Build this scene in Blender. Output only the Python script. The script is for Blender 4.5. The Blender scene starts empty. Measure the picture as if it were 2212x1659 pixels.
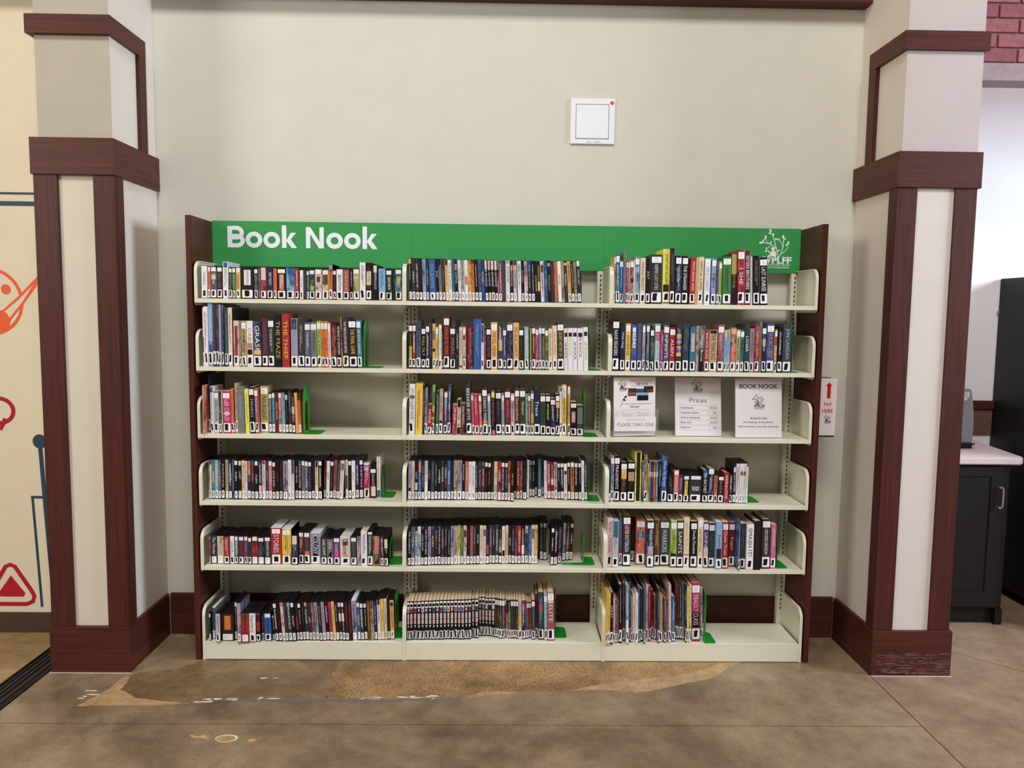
import bpy, bmesh, math, random
from mathutils import Vector, Matrix

S = bpy.context.scene
C = S.collection
random.seed(11)
PI = math.pi

# ------------------------------------------------------------------ camera
cd = bpy.data.cameras.new('camera'); cam = bpy.data.objects.new('camera', cd); C.objects.link(cam); S.camera = cam
cd.sensor_width = 36.0; cd.lens = 1673.16 / 2212 * 36.0; cd.clip_start = .05; cd.clip_end = 60
ya, pi_, ro = math.radians(.93794), math.radians(-5.11125), math.radians(.70593)
fw = Vector((math.sin(ya) * math.cos(pi_), math.cos(ya) * math.cos(pi_), math.sin(pi_)))
rt = Vector((math.cos(ya), -math.sin(ya), 0)); up = rt.cross(fw)
r2 = rt * math.cos(ro) + up * math.sin(ro); u2 = up * math.cos(ro) - rt * math.sin(ro)
m = Matrix((r2, u2, -fw)).transposed().to_4x4(); m.translation = (-.0344, -3.7425, 1.59)
cam.matrix_world = m

# ------------------------------------------------------------------ world, lights, exposure
W = bpy.data.worlds.new('world'); S.world = W; W.use_nodes = True
bg = W.node_tree.nodes['Background']; bg.inputs[0].default_value = (1, .95, .88, 1); bg.inputs[1].default_value = .22
def area(name, loc, target, size, power, col):
    l = bpy.data.lights.new(name, 'AREA'); l.shape = 'RECTANGLE'; l.size, l.size_y = size; l.energy = power; l.color = col
    o = bpy.data.objects.new(name, l); C.objects.link(o); o.location = loc
    o.rotation_euler = (Vector(target) - Vector(loc)).to_track_quat('-Z', 'Y').to_euler()
    return o
area('ceiling_light', (0, -6.2, 8.0), (0, 0, 1.0), (4.0, 2.0), 520, (1, .97, .915))
area('lamp_light', (-5.4, -4.4, 3.2), (1.6, 0, 1.4), (1.8, 1.4), 150, (1, .94, .84))
area('window_light', (6.0, -1.7, 2.8), (-1.64, -.2, 2.0), (1.6, 1.3), 340, (.72, .85, 1))
area('recess_light', (2.9, .40, 3.4), (2.9, .50, 0), (.6, .3), 3, (1, .93, .97))

S.view_settings.view_transform = 'Standard'; S.view_settings.look = 'None'
S.view_settings.exposure = 0.0; S.view_settings.gamma = 1.0; S.view_settings.use_curve_mapping = False

# ------------------------------------------------------------------ materials
def lin(c):
    return tuple((v / 12.92 if v <= .04045 else ((v + .055) / 1.055) ** 2.4) for v in (x / 255 for x in c)) + (1,)
def new_mat(name):
    m = bpy.data.materials.new(name); m.use_nodes = True
    return m, m.node_tree.nodes, m.node_tree.links, m.node_tree.nodes['Principled BSDF']
MC = {}
def plain(name, rgb, rough=.45, spec=.4, metal=0., coat=0., vary=.06, scale=30.):
    """one paint: a base colour with a little procedural unevenness"""
    if name in MC: return MC[name]
    m, N, L, b = new_mat(name)
    b.inputs['Roughness'].default_value = rough; b.inputs['Specular IOR Level'].default_value = spec
    b.inputs['Metallic'].default_value = metal; b.inputs['Coat Weight'].default_value = coat; b.inputs['Coat Roughness'].default_value = .15
    if vary:
        tc = N.new('ShaderNodeTexCoord'); n = N.new('ShaderNodeTexNoise'); n.inputs['Scale'].default_value = scale; n.inputs['Detail'].default_value = 3
        L.new(tc.outputs['Object'], n.inputs['Vector'])
        r = N.new('ShaderNodeValToRGB'); c = lin(rgb)
        r.color_ramp.elements[0].color = tuple(x * (1 - vary) for x in c[:3]) + (1,)
        r.color_ramp.elements[1].color = tuple(min(1, x * (1 + vary)) for x in c[:3]) + (1,)
        r.color_ramp.elements[0].position = .3; r.color_ramp.elements[1].position = .7
        L.new(n.outputs['Fac'], r.inputs['Fac']); L.new(r.outputs['Color'], b.inputs['Base Color'])
    else: b.inputs['Base Color'].default_value = lin(rgb)
    MC[name] = m; return m
def wood(name, dark, light, axis, rough=.5):
    m, N, L, b = new_mat(name)
    tc = N.new('ShaderNodeTexCoord'); mp = N.new('ShaderNodeMapping'); sc = [52, 52, 52]; sc[axis] = 1.6; mp.inputs['Scale'].default_value = sc
    n = N.new('ShaderNodeTexNoise'); n.inputs['Scale'].default_value = 1.6; n.inputs['Detail'].default_value = 7; n.inputs['Roughness'].default_value = .62; n.inputs['Distortion'].default_value = .8
    r = N.new('ShaderNodeValToRGB'); r.color_ramp.elements[0].color = lin(dark); r.color_ramp.elements[1].color = lin(light)
    r.color_ramp.elements[0].position = .34; r.color_ramp.elements[1].position = .68
    bp = N.new('ShaderNodeBump'); bp.inputs['Strength'].default_value = .12; bp.inputs['Distance'].default_value = .001
    L.new(tc.outputs['Object'], mp.inputs['Vector']); L.new(mp.outputs['Vector'], n.inputs['Vector']); L.new(n.outputs['Fac'], r.inputs['Fac'])
    L.new(r.outputs['Color'], b.inputs['Base Color']); L.new(n.outputs['Fac'], bp.inputs['Height']); L.new(bp.outputs['Normal'], b.inputs['Normal'])
    b.inputs['Roughness'].default_value = rough; b.inputs['Specular IOR Level'].default_value = .28
    return m
def concrete(name, cols, scale=1.6, grit=.3, rough=.36, gs=190):
    m, N, L, b = new_mat(name)
    tc = N.new('ShaderNodeTexCoord')
    n = N.new('ShaderNodeTexNoise'); n.inputs['Scale'].default_value = scale; n.inputs['Detail'].default_value = 6; n.inputs['Roughness'].default_value = .6; n.inputs['Distortion'].default_value = .6
    r = N.new('ShaderNodeValToRGB'); e = r.color_ramp.elements; e[0].position = .32; e[1].position = .7
    e[0].color = lin(cols[0]); e[1].color = lin(cols[2]); k = e.new(.5); k.color = lin(cols[1])
    g = N.new('ShaderNodeTexNoise'); g.inputs['Scale'].default_value = gs; g.inputs['Detail'].default_value = 4; g.inputs['Roughness'].default_value = .8
    gr = N.new('ShaderNodeValToRGB'); gr.color_ramp.elements[0].position = .36; gr.color_ramp.elements[1].position = .64
    lo, hi = 1 - 2.2 * grit, 1 + 1.5 * grit
    gr.color_ramp.elements[0].color = (lo, lo, lo, 1); gr.color_ramp.elements[1].color = (hi, hi, hi, 1)
    mx = N.new('ShaderNodeMix'); mx.data_type = 'RGBA'; mx.blend_type = 'MULTIPLY'; mx.inputs[0].default_value = 1
    w = N.new('ShaderNodeTexNoise'); w.inputs['Scale'].default_value = scale * 5.5; w.inputs['Detail'].default_value = 8; w.inputs['Roughness'].default_value = .72
    wr = N.new('ShaderNodeValToRGB'); wr.color_ramp.elements[0].position = .36; wr.color_ramp.elements[1].position = .66
    wr.color_ramp.elements[0].color = (.74, .72, .70, 1); wr.color_ramp.elements[1].color = (1.12, 1.12, 1.10, 1)
    m2 = N.new('ShaderNodeMix'); m2.data_type = 'RGBA'; m2.blend_type = 'MULTIPLY'; m2.inputs[0].default_value = 1
    for x in (n, g, w): L.new(tc.outputs['Object'], x.inputs['Vector'])
    L.new(w.outputs['Fac'], wr.inputs['Fac'])
    L.new(n.outputs['Fac'], r.inputs['Fac']); L.new(g.outputs['Fac'], gr.inputs['Fac'])
    L.new(r.outputs['Color'], mx.inputs[6]); L.new(gr.outputs['Color'], mx.inputs[7]); L.new(mx.outputs[2], m2.inputs[6]); L.new(wr.outputs['Color'], m2.inputs[7]); L.new(m2.outputs[2], b.inputs['Base Color'])
    bp = N.new('ShaderNodeBump'); bp.inputs['Strength'].default_value = .05; bp.inputs['Distance'].default_value = .001
    L.new(g.outputs['Fac'], bp.inputs['Height']); L.new(bp.outputs['Normal'], b.inputs['Normal'])
    b.inputs['Roughness'].default_value = rough; b.inputs['Specular IOR Level'].default_value = .45
    return m
def glassy(name, rgb, alpha):
    m, N, L, b = new_mat(name)
    b.inputs['Base Color'].default_value = lin(rgb); b.inputs['Roughness'].default_value = .05; b.inputs['Alpha'].default_value = alpha
    return m

PAL = dict(k=(17, 16, 18), K=(50, 50, 54), g=(118, 118, 120), G=(186, 185, 190), w=(232, 229, 233), c=(230, 208, 172), t=(186, 158, 118), n=(112, 62, 38),
  N=(48, 28, 30), r=(182, 38, 44), R=(112, 30, 34), p=(222, 90, 145), P=(226, 198, 200), s=(220, 110, 92), o=(228, 108, 48), O=(238, 176, 98),
  y=(236, 190, 62), Y=(236, 228, 66), l=(152, 188, 62), e=(58, 122, 62), E=(42, 66, 52), a=(48, 118, 142), A=(146, 184, 190), b=(46, 92, 164), B=(30, 36, 78),
  S=(124, 172, 216), v=(98, 62, 132), V=(158, 146, 176), m=(198, 36, 104), u=(78, 88, 116), d=(52, 68, 86), x=(188, 164, 88), z=(166, 78, 88))
CN = dict(k='black', K='charcoal', g='grey', G='pale grey', w='white', c='cream', t='tan', n='brown', N='dark brown', r='red', R='maroon', p='pink', P='pale pink', s='salmon',
  o='orange', O='light orange', y='yellow', Y='bright yellow', l='lime green', e='green', E='dark green', a='teal', A='pale teal', b='blue', B='navy', S='sky blue', v='purple', V='lilac',
  m='magenta', u='slate blue', d='dark slate', x='olive gold', z='rose')
def mute(c, k=.86):
    g = .3 * c[0] + .59 * c[1] + .11 * c[2]; return tuple(round((g + (v - g) * k) * .97) for v in c)
PAL = {a: mute(b) for a, b in PAL.items()}
def art(ch, i):
    """a printed cover picture: blotches of lighter, darker and neighbouring colour"""
    key = 'picture_%s_%d' % (CN[ch].replace(' ', '_'), i)
    if key in MC: return MC[key]
    m, N, L, b = new_mat(key); c = PAL[ch]
    tc = N.new('ShaderNodeTexCoord'); mp = N.new('ShaderNodeMapping'); mp.inputs['Location'].default_value = (i * 3.1, i * 1.7, ord(ch) * .37); mp.inputs['Scale'].default_value = (1, 1, .55)
    n = N.new('ShaderNodeTexNoise'); n.inputs['Scale'].default_value = (34, 52, 24)[i % 3]; n.inputs['Detail'].default_value = 4; n.inputs['Distortion'].default_value = 1.2
    r = N.new('ShaderNodeValToRGB'); e = r.color_ramp.elements; e[0].position = .33; e[1].position = .68
    tint = ((120, 96, 84), (92, 108, 132), (150, 136, 110))[i % 3]
    e[0].color = lin(tuple(v * .55 for v in c)); e[1].color = lin(tuple(min(255, v * .55 + t * .62) for v, t in zip(c, tint))); q = e.new(.5); q.color = lin(c)
    L.new(tc.outputs['Object'], mp.inputs['Vector']); L.new(mp.outputs['Vector'], n.inputs['Vector']); L.new(n.outputs['Fac'], r.inputs['Fac']); L.new(r.outputs['Color'], b.inputs['Base Color'])
    b.inputs['Roughness'].default_value = .34; b.inputs['Specular IOR Level'].default_value = .45
    MC[key] = m; return m
def pal(ch): return plain('print_' + CN[ch].replace(' ', '_'), PAL[ch], .36, .45, vary=.05, scale=60)

M_wall = plain('cream_wall_paint', (206, 203, 191), .7, .25, vary=.02, scale=7)
M_wallw = plain('white_wall_paint', (228, 222, 222), .7, .25, vary=.02, scale=7)
M_woodh = wood('mahogany_boards', (62, 28, 22), (86, 39, 30), 0)
M_woodv = wood('mahogany_stiles', (60, 26, 21), (84, 36, 29), 2)
M_woody = wood('mahogany_returns', (64, 29, 22), (94, 44, 33), 1)
M_panelw = wood('mahogany_end_panel', (60, 25, 21), (86, 38, 31), 2, .42)
M_enamel = plain('cream_enamel', (220, 216, 196), .4, .45, vary=.02)
M_dark = plain('dark_gap', (20, 18, 16), .8, .1, vary=0)
M_green = plain('sign_green', (52, 146, 76), .5, .35, vary=.02)
M_bend = plain('bookend_green', (18, 142, 38), .32, .5, vary=.03)
M_white = plain('sign_white', (236, 236, 244), .5, .3, vary=0)
M_paper = plain('white_paper', (226, 217, 218), .7, .2, vary=.02)
M_label = plain('label_paper', (240, 237, 238), .55, .3, vary=0)
M_ink = plain('black_ink', (10, 9, 10), .5, .3, vary=0)
M_grey = plain('grey_ink', (120, 118, 120), .6, .2, vary=0)
M_case = plain('black_case_plastic', (15, 15, 17), .4, .4, vary=.05)
M_casew = plain('white_case_plastic', (224, 224, 230), .35, .45, vary=.03)
M_page = plain('page_edges', (212, 190, 158), .8, .15, vary=.12, scale=160)
M_floor = concrete('stained_concrete', [(108, 86, 70), (146, 122, 96), (168, 147, 118)], 1.5, .24, .3, 260)
M_floorr = concrete('stained_concrete_reddish', [(124, 95, 79), (150, 119, 98), (166, 140, 116)], 1.4, .24, .3, 260)
M_floorl = concrete('stained_concrete_golden', [(132, 108, 74), (158, 132, 92), (172, 150, 108)], 2.4, .15, .34, 300)
M_agg = concrete('exposed_aggregate', [(120, 92, 60), (166, 130, 86), (190, 156, 108)], 2.6, .36, .45, 150)
M_aggd = concrete('worn_dark_concrete', [(100, 78, 56), (128, 102, 72), (148, 122, 90)], 3.2, .24, .34, 240)
M_putty = concrete('tan_patching_putty', [(164, 130, 92), (178, 144, 104), (186, 154, 114)], 4, .05, .5, 60)
M_flake = plain('white_chips', (226, 214, 198), .8, .2)
M_grey_edge = plain('grey_worn_edge', (110, 102, 98), .7, .2)

# ------------------------------------------------------------------ mesh helpers
class MB:
    """collects faces with materials, built into one mesh object"""
    def __init__(s): s.v = []; s.f = []; s.mi = []; s.mats = []
    def mat(s, m):
        if m not in s.mats: s.mats.append(m)
        return s.mats.index(m)
    def face(s, pts, m):
        i = len(s.v); s.v += [tuple(p) for p in pts]; s.f.append(tuple(range(i, i + len(pts)))); s.mi.append(s.mat(m))
    def box(s, a, b, m):
        x0, y0, z0 = a; x1, y1, z1 = b; i = len(s.v); k = s.mat(m)
        s.v += [(x0, y0, z0), (x1, y0, z0), (x1, y1, z0), (x0, y1, z0), (x0, y0, z1), (x1, y0, z1), (x1, y1, z1), (x0, y1, z1)]
        for q in ((3, 2, 1, 0), (4, 5, 6, 7), (0, 1, 5, 4), (1, 2, 6, 5), (2, 3, 7, 6), (3, 0, 4, 7)): s.f.append(tuple(i + j for j in q)); s.mi.append(k)
    def prism(s, poly, d0, d1, axis, m):
        """polygon in the plane across axis, extruded along it"""
        def P(u, v, d): return {0: (d, u, v), 1: (u, d, v), 2: (u, v, d)}[axis]
        n = len(poly); i = len(s.v); k = s.mat(m)
        s.v += [P(u, v, d0) for u, v in poly] + [P(u, v, d1) for u, v in poly]
        s.f.append(tuple(range(i, i + n))[::-1]); s.mi.append(k); s.f.append(tuple(range(i + n, i + 2 * n))); s.mi.append(k)
        for j in range(n): s.f.append((i + j, i + (j + 1) % n, i + n + (j + 1) % n, i + n + j)); s.mi.append(k)
    def tri(s, verts, faces, m):
        i = len(s.v); k = s.mat(m); s.v += [tuple(v) for v in verts]
        for f in faces: s.f.append(tuple(i + j for j in f)); s.mi.append(k)
    def build(s, name, parent=None, loc=None, bevel=0., seg=2, smooth=False):
        me = bpy.data.meshes.new(name); me.from_pydata(s.v, [], s.f)
        for m in s.mats: me.materials.append(m)
        me.polygons.foreach_set('material_index', s.mi)
        if bevel or smooth or True:
            bm = bmesh.new(); bm.from_mesh(me)
            if bevel:
                bmesh.ops.remove_doubles(bm, verts=bm.verts, dist=1e-6)
                bmesh.ops.bevel(bm, geom=list(bm.edges), offset=bevel, segments=seg, affect='EDGES', clamp_overlap=True)
            bmesh.ops.recalc_face_normals(bm, faces=bm.faces) if s.closed() else None
            bm.to_mesh(me); bm.free()
        if smooth: me.polygons.foreach_set('use_smooth', [True] * len(me.polygons))
        o = bpy.data.objects.new(name, me); C.objects.link(o)
        if parent: o.parent = parent
        if loc: o.location = loc
        return o
    def closed(s): return getattr(s, 'recalc', True)
def box_obj(name, a, b, m, parent=None, bevel=.0012):
    k = MB(); k.box(a, b, m); return k.build(name, parent, bevel=bevel)
def empty(name, loc=(0, 0, 0)):
    o = bpy.data.objects.new(name, None); C.objects.link(o); o.location = loc; o.empty_display_size = .05; return o
def thing(o, label, cat, group=None):
    o['label'] = label; o['category'] = cat
    if group: o['group'] = group
    return o
def struct(o): o['kind'] = 'structure'; return o
TC = {}
def text_geo(s, bold=0., res=2, spacing=1.):
    """glyph outlines of a string as flat geometry: verts, faces, width, cap height"""
    key = (s, bold, res, spacing)
    if key in TC: return TC[key]
    cu = bpy.data.curves.new('txt', 'FONT'); cu.body = s; cu.size = 1; cu.resolution_u = res; cu.offset = bold; cu.space_character = spacing; cu.fill_mode = 'FRONT'
    ob = bpy.data.objects.new('txt', cu); me = bpy.data.meshes.new_from_object(ob)
    vs = [v.co[:] for v in me.vertices]; fs = [tuple(p.vertices) for p in me.polygons]
    bpy.data.meshes.remove(me); bpy.data.objects.remove(ob); bpy.data.curves.remove(cu)
    if not vs: TC[key] = ([], [], 1, 1, 0, 0); return TC[key]
    x0 = min(v[0] for v in vs); x1 = max(v[0] for v in vs); y0 = min(v[1] for v in vs); y1 = max(v[1] for v in vs)
    TC[key] = ([(v[0] - x0, v[1] - y0) for v in vs], fs, x1 - x0, y1 - y0, x0, y0); return TC[key]
def put_text(mb, s, cx, cz, w, h, y, m, bold=.01, down=False, res=2, spacing=1.):
    """text filling the w x h rectangle centred on (cx, cz) in the XZ plane at depth y; down: reads from top to bottom"""
    v, f, tw, th, _, _ = text_geo(s, bold, res, spacing)
    if not v: return
    if not down: pts = [(cx - w / 2 + a / tw * w, y, cz - h / 2 + b / th * h) for a, b in v]
    else: pts = [(cx - w / 2 + b / th * w, y, cz + h / 2 - a / tw * h) for a, b in v]
    mb.tri(pts, f, m)
def strip(pts, w):
    """a polyline thickened into a closed outline"""
    L, R = [], []
    for i, p in enumerate(pts):
        a = pts[max(0, i - 1)]; b = pts[min(len(pts) - 1, i + 1)]; dx, dy = b[0] - a[0], b[1] - a[1]; l = math.hypot(dx, dy) or 1
        nx, ny = -dy / l * w / 2, dx / l * w / 2
        L.append((p[0] + nx, p[1] + ny)); R.append((p[0] - nx, p[1] - ny))
    return L, R
def ribbon(mb, pts, w, y0, y1, m, closed=False):
    """a raised ribbon along a polyline in the XZ plane"""
    if closed: pts = list(pts) + [pts[0], pts[1]]
    L, R = strip(pts, w); n = len(pts) - 1
    rng = range(1, n) if closed else range(n)
    sg = 1 if y1 > y0 else -1
    for i in rng: mb.prism([L[i], R[i], R[i + 1], L[i + 1]], y0, y1 + sg * (i * 2e-6 + len(mb.f) * 1e-8), 1, m)
def disc(cx, cz, r, n=24, a0=0.): return [(cx + r * math.cos(a0 + 2 * PI * i / n), cz + r * math.sin(a0 + 2 * PI * i / n)) for i in range(n)]
def leaf_poly(cx, cz, ln, wd, ang):
    out = []
    for i in range(12):
        t = 2 * PI * i / 12; u, v = ln / 2 * math.cos(t), wd / 2 * math.sin(t) * (1 - .25 * math.cos(t))
        out.append((cx + u * math.cos(ang) - v * math.sin(ang), cz + u * math.sin(ang) + v * math.cos(ang)))
    return out
def logo(mb, x, z, s, y, m, words=True, wcol=None):
    """the reading-child-under-a-tree emblem; x, z its lower left corner, s its width, y its face"""
    k = s / 620.
    T = lambda u, v: (x + (u - 180) * k, z + (880 - v) * k)
    e = .0004
    for (u, v, l, w, a) in ((380, 112, 62, 38, -75), (374, 160, 56, 28, 0), (438, 185, 56, 30, 65), (296, 230, 68, 36, -80), (284, 270, 44, 24, -10), (212, 334, 68, 38, 5), (252, 308, 54, 32, -65),
            (394, 328, 50, 28, 80), (494, 266, 52, 32, -8), (543, 266, 44, 24, 80), (622, 222, 68, 38, 88), (655, 258, 52, 28, 40), (720, 332, 66, 36, 88), (692, 372, 52, 28, -25), (321, 434, 44, 22, 0), (316, 480, 60, 30, 58), (548, 474, 50, 28, 30)):
        c = T(u, v); mb.prism(leaf_poly(c[0], c[1], l * k, w * k, math.radians(a)), y, y - e, 1, m)
    for pts, w in (([(405, 160), (440, 240), (480, 360), (505, 450), (525, 520), (536, 600)], 13), ([(262, 338), (330, 345), (400, 362), (455, 392), (500, 440)], 11), ([(306, 285), (330, 325), (365, 350)], 8), ([(345, 436), (375, 400), (430, 380)], 8),
            ([(542, 285), (590, 330), (618, 395), (612, 460)], 10), ([(630, 270), (630, 380), (612, 470), (585, 545), (550, 600)], 13), ([(718, 390), (700, 440), (655, 495), (600, 535)], 10)):
        ribbon(mb, [T(*p) for p in pts], w * k, y, y - e, m)
    c = T(442, 445); mb.prism(disc(c[0], c[1], 35 * k, 18), y, y - e, 1, m)
    mb.prism([T(*p) for p in ((425, 470), (470, 474), (500, 512), (506, 570), (490, 604), (432, 604), (412, 562), (385, 604), (322, 604), (348, 572), (398, 536), (340, 490), (360, 474), (388, 506), (418, 500))][::-1], y, y - e, 1, m)
    if words:
        mm = wcol or m
        for ch, u0, u1 in (('W', 268, 410), ('P', 428, 520), ('L', 526, 612), ('F', 622, 702), ('F', 708, 798)):
            a, b = T(u0, 718), T(u1, 594); put_text(mb, ch, (a[0] + b[0]) / 2, (a[1] + b[1]) / 2, b[0] - a[0], b[1] - a[1], y - e, mm, .035)
            for su in {'W': (282, 396), 'P': (446,), 'L': (544,), 'F': (u0 + 18,)}[ch]:
                for sv in ((594,) if ch == 'W' else (594, 718)):
                    p = T(su, sv); mb.prism([(p[0] - 24 * k, p[1] - 6 * k), (p[0] + 24 * k, p[1] - 6 * k), (p[0] + 24 * k, p[1] + 6 * k), (p[0] - 24 * k, p[1] + 6 * k)], y, y - e, 1, mm)
        a, b = T(270, 762), T(768, 726); put_text(mb, 'Waukee Public Library', (a[0] + b[0]) / 2, (a[1] + b[1]) / 2, b[0] - a[0], b[1] - a[1], y - e, mm, .01)
        a, b = T(270, 800), T(750, 772); put_text(mb, 'FRIENDS FOUNDATION', (a[0] + b[0]) / 2, (a[1] + b[1]) / 2, b[0] - a[0], b[1] - a[1], y - e, mm, .03)

# ------------------------------------------------------------------ floor: concrete slabs parted by saw cuts
fl = MB(); fl.box((-6, -7, -.05), (7, 3, -.014), M_dark); floor = struct(fl.build('floor'))
def slab(poly, m):
    k = MB(); k.prism(poly, -.016, 0, 2, m); return k.build('slab', floor, bevel=0)
slab([(-2.0, -.8575), (1.638, -.8575), (1.638, .0), (-2.0, .0)], M_floor)
slab([(-2.0, -7), (1.638, -7), (1.638, -.8625), (-2.0, -.8625)], M_floor)
slab([(-6, -7), (-2.14, -7), (-2.14, .0), (-6, .0)], M_floorl)
slab([(1.643, -7), (6.5, -7), (6.5, -4.524), (1.986, -.01), (1.643, 0)], M_floorr)
slab([(6.5, -4.517), (6.5, 3), (1.98, 3), (1.99, -.006)], M_floorr)
def jag(poly, amp=.007):
    g = random.Random(len(poly) * 7 + int(abs(poly[0][0]) * 1000)); out = []
    for i, a in enumerate(poly):
        b = poly[(i + 1) % len(poly)]; n = max(1, int(math.hypot(b[0] - a[0], b[1] - a[1]) / .016))
        for j in range(n): t = j / n; out.append((a[0] + (b[0] - a[0]) * t + g.uniform(-amp, amp) * (j > 0), a[1] + (b[1] - a[1]) * t + g.uniform(-amp, amp) * .6 * (j > 0)))
    return out
def patch(poly, m, name, h=.0008):
    if name in ('aggregate_patch', 'worn_patch', 'putty_strip'): poly = jag(poly, .006 if name != 'putty_strip' else .0035)
    k = MB(); k.prism(poly, 0, h, 2, m); return k.build(name, floor)
patch([(-.74, -.29), (-.76, -.45), (-.70, -.56), (-.742, -.663), (-.60, -.652), (-.401, -.653), (-.172, -.643), (.021, -.606), (.15, -.588), (.278, -.578), (.42, -.566), (.55, -.545), (.70, -.50), (.80, -.44), (.92, -.40), (1.0, -.345), (1.04, -.30), (1.0, -.29)], M_agg, 'aggregate_patch')
patch([(-1.60, -.43), (-1.628, -.465), (-1.612, -.53), (-1.612, -.585), (-1.56, -.62), (-1.519, -.655), (-1.40, -.68), (-1.278, -.694), (-1.10, -.665), (-.92, -.668), (-.746, -.663), (-.704, -.56), (-.764, -.45), (-.744, -.29), (-1.36, -.29), (-1.46, -.40)], M_aggd, 'worn_patch')
patch([(-1.66, -.49), (-1.632, -.47), (-1.617, -.53), (-1.617, -.588), (-1.56, -.626), (-1.519, -.661), (-1.40, -.686), (-1.28, -.70), (-1.40, -.718), (-1.56, -.722), (-1.72, -.728), (-1.68, -.64), (-1.66, -.56)], M_putty, 'putty_strip')
patch([(-.17, -.648), (-.10, -.60), (-.02, -.588), (.06, -.60), (.022, -.611), (-.06, -.628)], M_putty, 'putty_strip', .0012)
patch([(.28, -.582), (.42, -.52), (.62, -.47), (.82, -.425), (.93, -.36), (1.03, -.30), (1.10, -.30), (1.02, -.36), (.955, -.43), (.90, -.47), (.82, -.50), (.70, -.552), (.62, -.58), (.56, -.595), (.50, -.588), (.42, -.572)], M_putty, 'putty_strip', .0012)
edge = MB()
for x0, x1, y0 in ((-1.20, -.42, -.672), (-.42, -.18, -.66)):
    n = 14; top = [(x0 + (x1 - x0) * i / n, y0 + .008 + .006 * math.sin(i * 2.3)) for i in range(n + 1)]; bot = [(x0 + (x1 - x0) * i / n, y0 - .010 + .004 * math.sin(i * 1.7)) for i in range(n + 1)]
    edge.prism(bot + top[::-1], 0, .001, 2, M_grey_edge)
o = edge.build('worn_edge', floor)
rnd = random.Random(4)
for cx, cy, n, sx, sy in ((-1.16, -.668, 7, .06, .008), (-1.25, -.69, 4, .04, .006), (-.36, -.645, 9, .08, .012), (-.52, -.655, 6, .05, .008), (-.98, -.66, 4, .05, .006), (-1.72, -.64, 5, .02, .05), (-1.05, -.48, 5, .05, .004)):
    k = MB()
    for _ in range(n):
        a, b = cx + rnd.uniform(-sx, sx), cy + rnd.uniform(-sy, sy); l, w = rnd.uniform(.008, .03), rnd.uniform(.002, .006)
        k.prism([(a - l, b), (a - l * .3, b + w), (a + l * .6, b + w * .7), (a + l, b - w * .2), (a, b - w)], 0, .0016, 2, M_flake)
    o = k.build('chips', floor); o['kind'] = 'stuff'
M_sp = plain('bare_spot', (196, 154, 98), .7, .2)
patch([(-1.19, -.938), (-1.17, -.942), (-1.15, -.95), (-1.125, -.93), (-1.13, -.945), (-1.105, -.944), (-1.125, -.952), (-1.10, -.966), (-1.14, -.96), (-1.165, -.957)], M_sp, 'bare_spot', .0006)
patch([(-1.04 + .042 * math.cos(t * PI / 8), -.962 + .026 * math.sin(t * PI / 8)) for t in range(16)], M_flake, 'bare_spot', .0006)
patch([(-1.042 + .037 * math.cos(t * PI / 8), -.964 + .022 * math.sin(t * PI / 8)) for t in range(16)], M_putty, 'bare_spot', .0009)
patch([(-.942 + .015 * math.cos(t * PI / 6), -.974 + .01 * math.sin(t * PI / 6)) for t in range(12)], M_sp, 'bare_spot', .0006)

M_caulk = plain('pale_caulk_line', (190, 172, 158), .8, .2, vary=.12, scale=40)
for x0, x1, y in ((-1.995, -1.640, -.436), (1.640, 2.004, -.431)):
    patch(jag([(x0, y - .007), (x1, y - .009), (x1, y + .002), (x0, y + .002)], .0015), M_caulk, 'caulk_line', .0006)
# metal track let into the floor along the pillar
M_track = plain('dark_bronze_metal', (50, 46, 44), .42, .5, .7, vary=.1)
tr = empty('floor_track', (-2.07, -2, 0))
def child_box(name, a, b, m, par, bevel=.0008):
    k = MB(); k.box(tuple(Vector(a) - par.location), tuple(Vector(b) - par.location), m); return k.build(name, par, bevel=bevel)
child_box('base_plate', (-2.137, -4.0, -.012), (-2.003, -.02, -.001), M_track, tr)
for i, (x0, x1, z) in enumerate(((-2.137, -2.128, .006), (-2.120, -2.110, .003), (-2.097, -2.086, .003), (-2.072, -2.063, .004), (-2.045, -2.034, .003), (-2.024, -2.017, .003), (-2.011, -2.003, .005))):
    child_box('rib', (x0, -4.0, -.001), (x1, -.02, z), M_track, tr)
thing(tr, 'dark ribbed metal track set in the floor beside the left pillar', 'floor track')

# ------------------------------------------------------------------ walls
struct(box_obj('wall_back', (-1.70, .0, -.01), (1.70, .12, 3.9), M_wall, bevel=0))
wl = struct(box_obj('wall_left', (-4.6, .0, -.01), (-1.71, .12, 3.9), plain('warm_cream_paint', (214, 203, 178), .7, .25, vary=.02, scale=7), bevel=0))
struct(box_obj('wall_right', (1.99, .80, -.01), (5.5, .92, 3.9), M_wallw, bevel=0))
struct(box_obj('wall_side', (1.90, .005, -.01), (1.985, .80, 3.9), M_wallw, bevel=0))
struct(box_obj('baseboard_back', (-1.64, -.02, .0008), (1.64, -.0005, .2058), M_woodh))
struct(box_obj('baseboard_left', (-4.6, -.012, .0005), (-1.995, -.0005, .1005), plain('brown_rubber_base', (74, 52, 42), .6, .3), bevel=.002))
# wood band over the alcove
tb = struct(box_obj('trim_1', (-1.656, -.082, 3.03), (1.656, -.0005, 3.19), M_woodh, bevel=.002))
tl = struct(box_obj('trim_2', (-4.6, -.082, 3.03), (-1.97, -.0005, 3.19), M_woodh, bevel=.002))

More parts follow.
